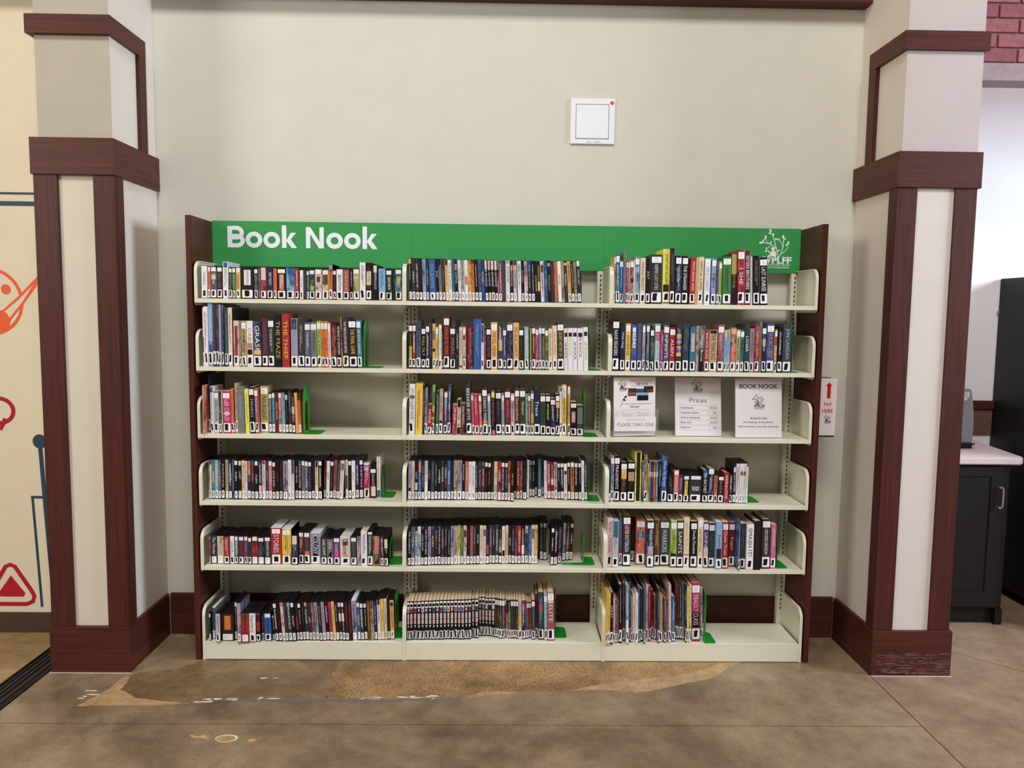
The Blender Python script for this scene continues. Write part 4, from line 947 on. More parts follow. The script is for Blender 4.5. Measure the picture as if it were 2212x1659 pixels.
4|r|H|4967|248|2120|1400|-2532|-13|k|w|FRAGMENTS||t
4|r|H|5266|292|1838|1213|-2508|0|N|x||.13-.42:O|t
4|r|H|5587|320|1864|1230|-2529|-4|k|n||.25-.48:t|t
4|r|H|5924|297|2336|1542|-2524|-35|Y|K||q0-1:k|n
4|r|P|6246|83|1881|1166|-2546|-3|b|w||.25-.38:A|n
4|r|P|6343|151|2169|1344|-2528|-24|t|r|||
4|r|P|6501|66|1775|1100|-2546|0|x|n|||n
4|r|P|6578|85|1897|1176|-2516|0|a|w||.25-.38:c|n
4|r|P|6669|81|1882|1167|-2530|0|k|w||.25-.38:t|n
4|r|P|6756|101|1887|1170|-2553|0|r|w||.25-.38:y|n
4|r|P|6866|119|1887|1170|-2547|0|a|w||.25-.38:A|n
4|r|P|7012|115|1905|1181|-2539|0|k|w||.25-.38:n|n
4|r|H|7146|252|2120|1399|-2516|0|b|w|How to Speak||
4|r|A|7413|278|1350|1500|-2550|76|k|g|||
4|r|A|7707|226|1527|1500|-2517|51|s|P|||t
4|r|A|7939|188|1294|1500|-2521|97|v|V|||
4|r|A|8135|275|1276|1500|-2546|96|k|K||q.2-.75:y|t
4|r|A|8427|571|1277|1500|-2533|83|K|w|THIS BODY||t
4|r|H|9014|247|1520|1003|-2589|41|k|w|THE HEALTHIEST|0-.17:b|
4|r|H|9269|268|1604|1058|-2601|36|B|w||0-.06:w|t
4|r|A|9547|165|1279|1500|-2584|82|s|n|||
4|r|A|9718|270|1270|1500|-2616|83|k|t|||t
4|r|H|10013|219|1407|929|-2591|26|r|w|MURDER IN LATITUDE||n
4|r|A|10238|154|1381|1500|-2625|27|N|w|||
4|r|D|10398|133|1866|1350|-2642|32|k|w|THE LONG SUMMER|0-.08:B,.1-.22:P|
4|r|D|10543|160|1864|1350|-2622|15|w|K|||
4|r|D|10709|142|1875|1350|-2676|15|w|K||.2-.3:z|
4|r|D|10867|132|1870|1350|-2642|-15|w|K||.2-.3:z|
4|r|D|11005|87|1889|1350|-2688|-15|w|K||0-.08:B|
5|l|A|-13465|48|1295|1500|-2740|-3|z|P||0-.12:c,.12-.2:n|L
5|l|A|-13411|267|1339|1500|-2698|3|K|w|The Wonder||L
5|l|A|-13119|286|1315|1500|-2720|0|c|t|DANIELLE STEEL||L
5|l|A|-12815|259|1295|1500|-2753|0|r|w|||
5|l|A|-12523|180|1333|1500|-2764|-3|w|K|||t
5|l|A|-12337|157|1320|1500|-2716|3|a|w|||t
5|l|A|-12147|238|1328|1500|-2739|-3|R|n|||t
5|l|A|-11902|174|1329|1500|-2734|3|v|V|||t
5|l|A|-11707|161|1289|1500|-2778|-3|E|k|||t
5|l|A|-11541|270|1316|1500|-2753|3|r|k||0-.08:y|tL
5|l|A|-11255|280|1292|1500|-2775|-28|B|g|||tL
5|l|A|-10962|289|1320|1500|-2788|-31|K|w|ELIZABETH LOWE||tL
5|l|A|-10663|473|1740|1500|-2789|0|r|w|STORIES||tW
5|l|A|-10168|423|1689|1500|-2782|0|y|n|||tW
5|l|A|-9726|285|1377|1500|-2805|-49|B|w||0-.3:c|
5|l|A|-9435|224|1524|1500|-2648|-31|R|w|||t
5|l|A|-9194|286|1524|1500|-2681|-41|K|g||.25-.4:R,.6-.8:o|t
5|l|A|-8903|469|1466|1500|-2664|-37|V|w|COLONY|q.1-.75:k|W
5|l|A|-8412|272|1267|1500|-2701|-65|K|w|DARK SUMMIT||
5|l|A|-8131|286|1204|1500|-2711|-76|g|w||q.4-.7:k|
5|l|A|-7825|290|1286|1500|-2753|-72|v|w||.45-.85:m|t
5|l|A|-7522|470|1312|1500|-2754|-75|P|K|Daniel|q.15-.3:n|W
5|l|A|-7035|281|1340|1500|-2799|-78|K|g|BUDDHA||t
5|l|A|-6739|162|1378|1500|-2810|-79|P|K|||n
5|l|H|-6561|281|1609|1062|-2827|-66|w|B|||
5|l|A|-6270|259|1591|1500|-2835|-71|E|w||0-.07:w|
5|l|A|-5998|300|1415|1500|-2875|-87|s|P||.6-.95:N|n
5|l|A|-5675|166|1416|1500|-2909|-91|B|w|||
5|l|A|-5500|190|1422|1500|-2925|-93|k|w||.1-.4:c|
5|m|D|-4442|142|1852|1350|-2836|35|k|w|THE ADDERLEY'S||
5|m|D|-4292|156|1852|1350|-2831|31|u|w|THE ILL||
5|m|D|-4130|124|1835|1350|-2766|32|P|k||.5-.75:V,0-.1:k|
5|m|D|-3997|149|1860|1350|-2777|23|A|g||0-.2:w|
5|m|D|-3842|132|1852|1350|-2747|23|k|w|LOOK BLACK|0-.07:b|
5|m|D|-3701|155|1862|1350|-2779|14|k|w|I AM NOT YOUR HERO||
5|m|D|-3541|143|1852|1350|-2736|15|V|u||.8-.95:b|
5|m|D|-3392|152|1842|1350|-2697|15|K|w|ALASKA|0-.07:b|
5|m|D|-3234|141|1834|1350|-2699|16|N|t||.08-.35:n|
5|m|D|-3087|143|1865|1350|-2696|16|k|w|THE BLACK CHURCH|0-.07:b|
5|m|D|-2938|144|1841|1350|-2680|17|B|w|||
5|m|D|-2787|135|1845|1350|-2689|15|N|w|||
5|m|D|-2646|136|1841|1350|-2673|15|k|w|||
5|m|D|-2504|157|1859|1350|-2658|15|V|b||.3-.4:r|
5|m|D|-2341|144|1863|1350|-2631|16|G|K|||
5|m|D|-2191|133|1891|1350|-2617|16|y|K|||
5|m|D|-2053|134|1850|1350|-2574|16|e|w|||
5|m|D|-1912|138|1869|1350|-2604|11|P|r||.12-.3:N|
5|m|D|-1768|147|1845|1350|-2585|11|k|r|||
5|m|D|-1615|143|1852|1350|-2569|12|z|t|||
5|m|D|-1466|130|1841|1350|-2563|12|K|A|||
5|m|D|-1330|149|1877|1350|-2542|12|k|w|SAYAS||
5|m|D|-1175|148|1865|1350|-2531|12|c|K|||
5|m|D|-1021|144|1848|1350|-2502|12|P|V||.1-.28:v|
5|m|D|-871|134|1843|1350|-2515|12|k|z||.5-.75:z|
5|m|D|-731|127|1857|1350|-2449|12|u|w|||
5|m|D|-598|138|1863|1350|-2469|15|N|P|||
5|m|D|-453|146|1872|1350|-2422|16|d|w|PHENOMENON||
5|m|D|-295|145|1802|1350|-2443|-3|k|t||.35-.55:z,.55-.7:t|
5|m|D|-144|147|1814|1350|-2443|-4|w|K||.65-.98:k|
5|m|D|10|139|1862|1350|-2454|-4|t|y||0-.2:P|
5|m|D|155|143|1823|1350|-2424|-6|N|w|BOAT||
5|m|D|304|134|1837|1350|-2473|-6|B|w|||
5|m|D|445|134|1829|1350|-2439|-9|R|o|||
5|m|D|585|151|1836|1350|-2460|-9|r|w|THE DOG DEEP||
5|m|D|746|162|1809|1350|-2436|-19|k|w||.5-.75:w,.76-.98:m|
5|m|D|915|164|1831|1350|-2432|-20|u|k||0-.2:G|
5|m|D|1085|136|1841|1350|-2464|-19|b|S|||
5|m|D|1227|139|1885|1350|-2461|-21|P|V||.1-.35:n|
5|m|D|1372|132|1888|1350|-2471|-20|y|K|||
5|m|D|1550|96|1811|1081|-1701|-61|k|g|||n
5|m|D|1651|139|1826|1217|-1837|-57|K|A|||t
5|m|D|1802|152|1825|1247|-1867|-64|N|n|||t
5|m|D|1967|72|1786|1141|-1761|-65|A|K|||
5|m|D|2044|44|1657|1350|-2170|-65|n|w|||
5|m|D|2095|139|1801|1350|-2601|106|k|w|RAMBO II||t
5|m|D|2249|158|1836|1350|-2564|115|k|w|||
5|m|D|2438|167|1759|1350|-2360|141|B|s||.7-1:m|
5|m|D|2668|165|1845|1330|-1950|147|a|w||0-.15:G|
5|m|D|2852|156|1871|1258|-1878|157|R|P|||
5|m|D|3018|154|1829|1220|-1840|176|k|w|RAMBO||t
5|r|H|4670|230|2310|1524|-2837|0|P|r|RUBY CYNTHIA||
5|r|P|4906|274|2218|1375|-2908|0|G|K||0-.35:a|
5|r|P|5254|155|2395|1485|-2559|-41|u|V||.65-.78:r|
5|r|H|5418|362|2397|1582|-2678|-43|K|w|LISTER PATTERSON|.14-.4:R|t
5|r|P|5912|141|2182|1348|-1968|-33|k|r|||
5|r|H|6065|430|2155|1422|-2443|-40|s|c||.25-.4:a|t
5|r|P|6501|325|2208|1369|-2821|-36|B|w|KRAKEN PROJECT|.55-1:V|t
5|r|P|6880|240|2205|1367|-2648|-43|n|y|||
5|r|H|7151|437|2158|1425|-2577|-46|d|w|WARRIORS||t
5|r|P|7594|278|2196|1361|-2820|-43|l|K||.7-1:k|t
5|r|P|7886|296|2217|1375|-2813|-51|K|w|SAINTS||t
5|r|P|8203|272|2353|1459|-2775|-60|c|t||.74-.82:o|
5|r|P|8514|301|2178|1350|-2799|-52|k|w|Deadly Devotion||t
5|r|P|8847|244|2320|1438|-2824|-55|c|K|||t
5|r|P|9098|248|2154|1336|-2809|-46|v|w|LINNET|.56-1:P|t
5|r|P|9362|264|2097|1300|-2782|-52|K|e|||t
5|r|P|9632|271|2206|1368|-3023|-48|S|B|Sophie|.56-.8:N|
5|r|P|9947|272|2192|1359|-2924|-57|r|w|Quiet Trust||t
5|r|P|10337|286|2098|1301|-2604|-60|R|c|Rogue||t
5|r|M|10630|68|2328|1979|-3145|-57|b|w|||
5|r|P|10770|247|2131|1321|-2937|-62|K|g|||
5|r|H|11024|325|2124|1402|-3054|-58|w|K|SMASH IT!||
5|r|H|11363|332|2288|1510|-3047|-76|k|R|||n
5|r|H|11782|398|2330|1538|-2883|-82|K|w|CROOKED KINGDOM||t
5|r|P|12208|236|2081|1290|-2864|-65|p|w|||
6|l|A|-13465|75|1334|1500|-2993|-3|k|g|||tL
6|l|A|-13384|140|1515|1500|-2817|3|u|K|||WL
6|l|A|-13118|200|1352|1500|-3139|-16|G|N|||
6|l|A|-12912|580|1313|1500|-3010|-10|N|y||q.08-.6:o|L
6|l|D|-12327|97|1838|1350|-2904|0|K|P|||t
6|l|D|-12126|167|1878|1350|-3177|-49|V|P|||
6|l|A|-11953|335|1374|1500|-3148|-48|r|N|DEMON|.03-.18:n|L
6|l|A|-11612|286|1365|1500|-3095|-43|w|K|House of the Cat||
6|l|A|-11320|208|1352|1500|-3056|-42|k|r||0-.06:r,.3-.65:r|
6|l|A|-11106|131|1307|1500|-2914|-42|K|V|||
6|l|A|-10933|306|1347|1500|-3010|-144|b|B|||t
6|l|D|-10621|113|1201|1350|-2857|-143|N|w|||t
6|l|D|-10447|159|1837|1350|-3023|-400|k|w|||t
6|l|D|-10279|157|1841|1350|-3033|-405|k|R|||
6|l|D|-10115|138|1861|1350|-3029|-409|P|K|FALL|0-.1:s,.5-.62:p|
6|l|D|-9967|132|1868|1350|-3045|-416|K|g|||
6|l|D|-9829|171|1860|1350|-3024|-414|K|w|PROMETHEUS|0-.1:S|
6|l|D|-9646|153|1885|1350|-3032|-404|k|w|ROCKY||t
6|l|D|-9487|126|1791|1350|-2935|-403|N|r|THE REAPER|.35-.7:r|
6|l|D|-9355|144|1813|1350|-2931|-402|k|w|||t
6|l|D|-9205|122|1805|1350|-2906|-398|k|g|||
6|l|D|-9077|154|1823|1350|-2891|-397|K|w|PLEASURE|0-.1:t|
6|l|D|-8911|130|1784|1350|-2909|-408|K|w|LAST||
6|l|D|-8771|144|1837|1350|-2923|-391|z|P|||
6|l|D|-8621|151|1825|1350|-2891|-391|A|K|||
6|l|D|-8449|151|1826|1350|-2950|-388|N|o|||
6|l|D|-8293|142|1872|1350|-2947|-377|V|K|||
6|l|D|-8145|158|1857|1350|-2905|-373|k|w|||
6|l|D|-7975|144|1867|1350|-2928|-370|m|K|RAGING BULL|.78-.98:k|
6|l|D|-7820|128|1899|1350|-2950|-364|y|K|||
6|l|D|-7686|145|1866|1350|-2921|-364|N|w|||L
6|l|D|-7534|126|1857|1350|-2895|-361|N|w||.3-.5:w|t
6|l|D|-7395|137|1869|1350|-2924|-359|N|w||.3-.5:w|t
6|l|D|-7252|151|1844|1350|-2921|-297|N|r|||
6|l|D|-7094|151|1915|1350|-2923|-274|N|r||.3-.4:k|n
6|l|D|-6937|205|1922|1350|-2908|-265|V|N|||LW
6|l|D|-6726|140|1829|1350|-2843|-261|b|w|PRINCE||tL
6|l|D|-6577|151|1799|1350|-2854|-258|K|w|||t
6|l|D|-6420|145|1785|1350|-2813|-250|k|w|||t
6|l|D|-6261|131|1894|1350|-2853|-224|n|O|||n
6|l|D|-6124|157|1885|1350|-2829|-215|t|n||0-.2:n|n
6|l|D|-5960|138|1839|1350|-2827|-211|B|w|||
6|l|D|-5816|152|1920|1350|-2793|-192|w|K||0-.12:B|
6|l|D|-5657|149|1981|1350|-2799|-175|y|K|Here Today||
6|l|D|-5501|124|1985|1350|-2775|-166|P|K|||
6|l|D|-5371|129|1908|1350|-2754|-165|N|k|||
6|l|D|-5236|177|1894|1350|-2746|-156|O|K|THE BORN NOTE|.05-.15:N|
6|m|P|-4470|109|1842|1142|-2810|-2|k|w|||m
6|m|P|-4355|155|1845|1144|-2805|-1|k|w|||m
6|m|P|-4193|159|1828|1133|-2742|3|k|w|||m
6|m|P|-4020|178|1848|1146|-2782|-2|k|w|||m
6|m|P|-3837|152|1855|1150|-2756|2|k|w|||m
6|m|P|-3675|170|1860|1153|-2755|0|k|w|||m
6|m|P|-3499|164|1864|1155|-2741|0|k|w|||m
6|m|P|-3327|158|1880|1166|-2761|-2|k|w|||m
6|m|P|-3163|155|1884|1168|-2740|2|k|w|||m
6|m|P|-2996|164|1897|1176|-2746|-4|k|w|||m
6|m|P|-2826|164|1889|1171|-2713|-3|k|w|||m
6|m|P|-2656|149|1883|1168|-2684|0|k|w|||m
6|m|P|-2500|167|1891|1173|-2697|0|k|w|||m
6|m|P|-2327|163|1894|1174|-2674|-1|k|w|||m
6|m|P|-2151|147|1907|1182|-2706|-22|k|w|||m
6|m|P|-1996|165|1914|1187|-2712|-27|k|w|||m
6|m|P|-1823|147|1907|1182|-2674|-31|k|w|||m
6|m|P|-1668|147|1917|1188|-2671|-35|k|w|||m
6|m|P|-1514|153|1872|1161|-2497|-32|k|w|||m
6|m|P|-1351|162|1899|1178|-2556|-38|k|w|||m
6|m|P|-1183|131|1878|1165|-2294|-40|k|w|||m
6|m|P|-1046|147|1887|1170|-2292|-36|k|w|||m
6|m|P|-892|144|1842|1142|-2280|-32|k|w|||m
6|m|P|-737|147|1851|1148|-2303|-40|k|w|||m
6|m|P|-579|147|1876|1163|-2367|-48|k|w|||m
6|m|P|-419|92|1894|1174|-2439|-54|N|s|||t
6|m|P|-316|92|1898|1177|-2495|-59|E|s|||t
6|m|P|-214|109|1924|1193|-2608|-65|E|s|||t
6|m|P|-95|122|1895|1175|-2574|-71|v|l|||t
6|m|P|38|61|1884|1168|-2433|-80|R|s|||t
6|m|P|105|92|1865|1156|-2539|-78|o|K||0-.35:k|
6|m|P|207|109|1871|1160|-2570|-86|e|w||0-.3:k|
6|m|P|323|112|1865|1156|-2552|-88|K|g|||t
6|m|P|445|109|1859|1152|-2534|-97|K|n|||t
6|m|P|563|105|1870|1159|-2590|-102|E|G|||t
6|m|P|677|142|1866|1157|-2669|-109|O|K||0-.28:A|
6|m|P|830|159|1857|1152|-2643|-117|B|w||0-.25:r|
6|m|P|998|65|1839|1140|-2592|-123|b|w|||
6|m|P|1070|88|1764|1094|-2559|-129|r|y|||t
6|m|P|1168|123|1733|1075|-2475|-139|R|y|||t
6|m|P|1297|148|1911|1185|-2685|-135|d|S|||t
6|m|H|1463|130|2116|1397|-2439|-144|R|K|||
6|m|H|1599|259|2282|1506|-2697|-140|d|A||.25-.4:r|
6|m|P|1873|142|2225|1379|-2791|-160|A|G|||t
6|m|H|2021|318|2324|1534|-2804|-157|z|w|ELITE|0-.22:P|t
6|r|M|4670|72|2408|2047|-3154|-2|y|N|||
6|r|M|4753|97|2411|2049|-3160|-14|y|N|||
6|r|M|4865|121|2445|2078|-3138|-35|k|w|LOVE IS A||
6|r|M|5014|93|2138|1817|-3030|-93|P|V|||
6|r|M|5115|81|2055|1747|-3029|-98|r|w|||
6|r|M|5211|73|1996|1697|-2980|-124|g|K|||
6|r|M|5290|143|2790|2372|-3035|-123|k|w|||
6|r|M|5490|106|2790|2183|-2803|-130|R|P|||
6|r|M|5602|129|2790|2372|-3094|-128|S|w||.6-1:w|
6|r|M|5779|65|2790|2257|-2877|-126|B|w|||
6|r|M|5850|74|2155|1832|-2952|-118|t|n|||
6|r|M|5933|109|2321|1973|-2951|-121|P|r|TAP TO PLAY||
6|r|M|6048|121|2403|2043|-3060|-118|w|K|||
6|r|M|6197|81|2652|2254|-2948|-121|d|A|||
6|r|M|6311|110|2507|2131|-2831|-121|K|g|||
6|r|M|6427|74|2701|2295|-3079|-118|u|B|||
6|r|M|6564|110|2687|2188|-2808|-119|G|K|||
6|r|M|6690|114|2639|2167|-2787|-117|r|w|||
6|r|M|6866|98|2381|1912|-2532|-116|R|N|||
6|r|M|6970|108|2142|1821|-2619|-115|z|N|||
6|r|M|7084|81|2619|2227|-3013|-112|d|A|||
6|r|M|7172|130|2289|1946|-2954|-114|x|K|||
6|r|M|7335|41|2461|2092|-2857|-133|z|K|||
6|r|M|7381|108|2124|1805|-2952|-128|v|w|||
6|r|M|7526|57|2157|1833|-2815|-139|x|N|||
6|r|M|7589|111|2790|2372|-3026|-136|P|V|||
6|r|M|7767|151|2172|1846|-2850|-134|b|w|||
6|r|M|7992|111|2790|1956|-2576|-149|R|N|||
6|r|M|8111|66|2790|1955|-2575|-154|n|R|||
6|r|M|8183|111|2790|1983|-2603|-152|E|w|||
6|r|M|8300|73|2790|2030|-2650|-151|g|K|||
6|r|M|8378|68|2790|2319|-2939|-151|B|w|||
6|r|M|8452|91|2671|2270|-2957|-150|Y|K|||
6|r|M|8549|90|2790|2372|-2994|-150|c|o|||
6|r|H|8710|404|2790|1841|-2759|-163|m|w|DEADLY CLASS|.5-1:k|t
6|r|P|9167|103|2502|1551|-2590|-158|G|K|||
'''
rows = {}
for line in DATA.strip().split('\n'):
    f = line.split('|'); rows.setdefault((f[0], f[1]), []).append(f)
EPS = .00035
def flat(mb, x0, x1, z0, z1, y, m): mb.face([(x0, y, z0), (x1, y, z0), (x1, y, z1), (x0, y, z1)], m)
for (rs, bs), items in rows.items():
    r = int(rs)
    items.sort(key=lambda f: int(f[3]) + int(f[4]) / 2)
    for n, f in enumerate(items):
        kind = f[2]; x, w, h, d, y = (int(a) / 1e4 for a in f[3:8]); th = math.radians(int(f[8]) / 100); col, tc, title, bands, fl = f[9], f[10], f[11], f[12], f[13]
        rr = random.Random(hash((r, bs == 'm', bs == 'r', n)) & 0xffff)
        name, noun, cat = NOUN[kind]
        px = x + (w if th > 0 else 0)
        root = empty(name, (px, y, ROWZ[r] + .0003)); root.rotation_euler.y = th
        sx = -w if th > 0 else 0
        def B(mb, nm):
            mb.v = [(a + sx, b, c) for a, b, c in mb.v]; return mb.build(nm, root)
        cm = art(col, rr.randrange(6)) if col not in 'kwKN' and rr.random() < (.3 if title else .55) else pal(col); manga = 'm' in fl; white = 'W' in fl
        e = .0002
        if kind in 'DA':
            cs = M_casew if white else M_case
            k = MB(); q = .0012; ch = min(.0016, w * .16)
            k.prism([(e, d - q), (e, ch), (ch, e + .0004), (w - ch, e + .0004), (w - e, ch), (w - e, d - q), (w - ch, d), (ch, d)], 0, h, 2, cs); B(k, 'case')
            k = MB(); u_cover(k, w - .0002, d * .985, h * .014, h * .986, .00015, min(.0012, w * .14), cm); B(k, 'sleeve')
            sw0, sw1 = .14 * w, .86 * w
        else:
            t = {'H': .0022, 'M': .0012, 'P': .0004}[kind]; t = min(t, w * .18)
            k = MB(); u_cover(k, w, d, 0, h, t, min(.0018, w * .15), cm); B(k, 'cover')
            ins = {'H': .0035, 'M': .003, 'P': .0006}[kind]
            k = MB(); k.box((t + e, t + .001, ins if kind != 'P' else .0004), (w - t - e, d - ins, h - ins), M_page); B(k, 'pages')
            sw0, sw1 = .1 * w, .9 * w
        yf = -EPS
        # flat print on the spine: colour bands, lettering
        k = MB(); k.recalc = False
        top, bot = h * .965, h * .03
        fullb = [b for b in bands.split(',') if b]
        for i, b in enumerate(fullb):
            nar = b[0] == 'q'; b = b.lstrip('q'); rg, bc = b.split(':'); a0, a1 = (float(v) for v in rg.split('-'))
            ww = .3 if nar else .0
            flat(k, sw0 + ww * (sw1 - sw0) / 2, sw1 - ww * (sw1 - sw0) / 2, h * (.985 - .97 * a1), h * (.985 - .97 * a0), yf - .00003 * i, pal(bc))
        lab = 'n' not in fl
        ltop = h * (.235 if kind in 'PHM' else (.27 if kind == 'A' else .215)) * rr.uniform(.94, 1.06) if lab else h * .05
        tagb = h * .83 if 't' in fl else h * .95
        if kind == 'D' and 't' in fl: tagb = h * .86
        if manga:
            flat(k, sw0, sw1, h * .82, h * .97, yf, M_label); c = (sw0 + sw1) / 2
            k.face([(c + (.36 + .06 * rr.random()) * w * math.cos(v * PI / 6), yf - .0001, h * .888 + h * .043 * math.sin(v * PI / 6) * (.8 + .4 * rr.random())) for v in range(12)], M_ink)
            flat(k, sw0, sw1, h * .705, h * .815, yf, pal(rr.choice('VPzVuGrSKNP'))); flat(k, sw0 + .2 * w, sw1 - .3 * w, h * .73, h * .79, yf - .0001, pal(rr.choice('wPNkr')))
            z = h * .675
            for ln_ in (.02, .035, .045, .03, .025, 0, .05, .028, .024):
                if ln_: flat(k, sw0 + .08 * w, sw1 - .1 * w, z - ln_ * h * .86, z, yf, pal('P'))
                z -= ln_ * h + (.0 if ln_ else .012 * h)
            c = (sw0 + sw1) / 2; z = h * .32; k.face([(c - .1 * w, yf, z), (c + .1 * w, yf, z), (c + .1 * w, yf, z + .035 * h), (c + .26 * w, yf, z + .035 * h), (c, yf, z + .065 * h), (c - .26 * w, yf, z + .035 * h), (c - .1 * w, yf, z + .035 * h)], M_label)
        elif title:
            L = tagb - ltop; c = (sw0 + sw1) / 2
            if kind == 'A' and w > .05: put_text(k, title, c, h * .5, w * .62, h * .16, yf - .0002, pal(tc), .01)
            else:
                v, fc, tw, tht, _, _ = text_geo(title, .0)
                ww = (sw1 - sw0) * .66; hh = min(L * .86, ww / max(tht, .3) * tw * 1.45)
                ww = min(ww, hh / tw * tht * 1.7)
                mid = ltop + L * .52 if hh > L * .6 else ltop + L * rr.uniform(.45, .6)
                put_text(k, title, c, mid, ww, hh, yf - .0002, pal(tc), .0, True)
        elif w > .006:
            # lettering too small to read: fine broken strokes
            for s_ in range(2 if w > .015 else 1):
                c = (sw0 + sw1) / 2 + ((-.11 + .22 * s_) * min(w, .03) if w > .015 else rr.uniform(-.05, .05) * w); z = tagb - .06 * h * rr.random() - .02 * h; hw = min(rr.uniform(.07, .12) * w, rr.uniform(.0011, .0022))
                end = ltop + (tagb - ltop) * rr.uniform(.05, .4)
                while z > end:
                    l = rr.uniform(.0012, .0034); q = hw * rr.uniform(.55, 1); flat(k, c - hw, c - hw + 2 * q, max(end - .003, z - l), z, yf - .0002, pal(tc)); z -= l + rr.choice((.0007, .0007, .0009, .003))
        if k.f: B(k, 'spine_print')
        if 't' in fl:
            k = MB(); k.recalc = False; a, b2 = sw0 - .02 * w, sw1 + .02 * w; z0, z1 = tagb + .004 * h, h * (.955 if kind != 'D' else .965)
            flat(k, a, b2, z0, z1, yf - .0006, M_label)
            for i in range(3): flat(k, a + (.22 + .04 * (i % 2)) * w, b2 - (.2 + .05 * i) * w, z0 + (z1 - z0) * (.25 + .22 * i), z0 + (z1 - z0) * (.29 + .22 * i), yf - .0008, M_grey)
            B(k, 'top_tag')
        if lab:
            k = MB(); k.recalc = False; a, b2 = sw0 - .03 * w, sw1 + .03 * w; z0, z1 = h * .035, ltop
            c = min(.15 * (b2 - a), .002)
            k.face([(a + c, yf - .0008, z0), (b2 - c, yf - .0008, z0), (b2, yf - .0008, z0 + c), (b2, yf - .0008, z1 - c), (b2 - c, yf - .0008, z1), (a + c, yf - .0008, z1), (a, yf - .0008, z1 - c), (a, yf - .0008, z0 + c)], M_label)
            LW, LH = b2 - a, z1 - z0
            if 'L' in fl:
                for i in range(3): flat(k, a + .14 * LW, a + (.62 - .17 * i) * LW, z0 + LH * (.66 - .2 * i), z0 + LH * (.71 - .2 * i), yf - .001, M_grey)
            else:
                fat = kind != 'D'
                bw_ = LW * (rr.uniform(.42, .62) if fat else rr.uniform(.16, .34)); bh = LH * (rr.uniform(.6, .82) if fat else rr.uniform(.5, .72))
                if manga: bw_ = LW * .55; bh = LH * .9
                bx = a + LW * rr.uniform(.36, .52); bz = z0 + LH * rr.uniform(.48, .56); sk = rr.uniform(-.12, .12) * bh
                pts = [(-.5, -.42), (-.2, -.5), (.3, -.48), (.5, -.4), (.46, 0), (.52, .38), (.3, .5), (-.25, .48), (-.52, .4), (-.46, .05)]
                k.face([(min(max(bx + (u + rr.uniform(-.06, .06)) * bw_ + sk * v, a), b2), yf - .001, bz + (v + rr.uniform(-.03, .03)) * bh) for u, v in pts], M_ink)
            B(k, 'spine_label')
        # words: how it looks, then where it stands
        adj = 'tall' if h > .235 else 'wide' if w > .034 else 'slim' if w < .010 and kind in 'PH' else 'leaning' if abs(th) > math.radians(4.2) else ''
        nn = 'comic volume' if manga else noun
        bc = [b.split(':')[1] for b in fullb if b.split(':')[1] != col]
        look = 'masked white labels' if manga else ('%s lettering' % CN[tc] if title and tc != col else '%s panel' % CN[bc[0]] if bc else 'plain white label' if 'L' in fl else 'white top tag' if 't' in fl else '%s lettering' % CN[tc])
        lbl = ' '.join((adj + ' ' + CN[col] + ' ' + nn + ' with ' + look + ', ' + ordinal(n + 1) + ' from left, ' + BN[r] + ' shelf, ' + BAYN[bs] + ' bay').split())
        thing(root, lbl, cat, '%s on the %s shelf of the %s bay' % (GRP[kind], BN[r], BAYN[bs]))

# ------------------------------------------------------------------ paper signs on the third shelf
M_acr = glassy('clear_acrylic', (215, 220, 226), .07)
z3 = ROWZ[3]
def slanted(name, x0, x1, yb, yt, h, yaw, label, cat, fill):
    """a clear slanted holder with a printed sheet; the sheet is drawn flat, then tilted back"""
    o = empty(name, ((x0 + x1) / 2, yb, z3 + .0005)); o.rotation_euler = (0, 0, math.radians(yaw))
    w = x1 - x0; a = math.atan2(yt - yb, h)
    def add(mb, nm):
        q = mb.build(nm, o); q.rotation_euler.x = -a; return q
    k = MB(); k.box((-w / 2, .0035, .0015), (w / 2, .0055, h), M_acr); k.box((-w / 2, -.002, .0015), (w / 2, -.0005, h), M_acr) if cat != 'flyer holder' else None; add(k, 'holder')
    k = MB(); k.box((-w / 2 + .001, .001, .003), (w / 2 - .001, .003, h - .001), M_paper); add(k, 'sheet')
    k = MB(); k.box((-w / 2, 0, 0), (w / 2, yt - yb + .06, .0015), M_acr); k.build('foot', o)
    k = MB(); k.recalc = True; fill(k, w, h, .0006); add(k, 'print')
    return thing(o, label, cat)
def price(k, w, h, y):
    logo(k, -.030, h * .715, .054, y, M_ink)
    put_text(k, 'Prices', 0, h * .612, w * .37, h * .08, y, M_ink, .0, res=4)
    rows_ = (('Adult Books', '$2.00'), ("Children's Books", '50c'), ('DVDs & Audiobooks', '$2.00'), ('Music CDs', '$1.00'), ('Magazines', '50c'))
    for i, (a, b) in enumerate(rows_):
        z = h * (.485 - .083 * i); la = len(a) * .0052; put_text(k, a, -w * .37 + la / 2, z, la, .0085, y, M_ink, .012); lb = len(b) * .0052; put_text(k, b, w * .39 - lb / 2, z, lb, .0085, y, M_ink, .012)
    for i in range(6): z = h * (.527 - .083 * i); k.box((-w * .39, y - .0001, z - .0003), (w * .41, y, z + .0003), M_grey)
    for xx in (-.39, .24, .41): k.box((w * xx - .0003, y - .0001, h * .112), (w * xx + .0003, y, h * .527), M_grey)
def nook(k, w, h, y):
    put_text(k, 'BOOK NOOK', 0, h * .865, w * .82, h * .078, y, M_ink, .022, res=4)
    logo(k, -.030, h * .455, .060, y, M_ink)
    for s, z, ww in (('Books for Sale', .335, .35), ('Proceeds go to the library', .262, .64), ('Pay for books in the blue drop box', .190, .86)): put_text(k, s, 0, h * z, w * ww, .0105, y, M_ink, .012)
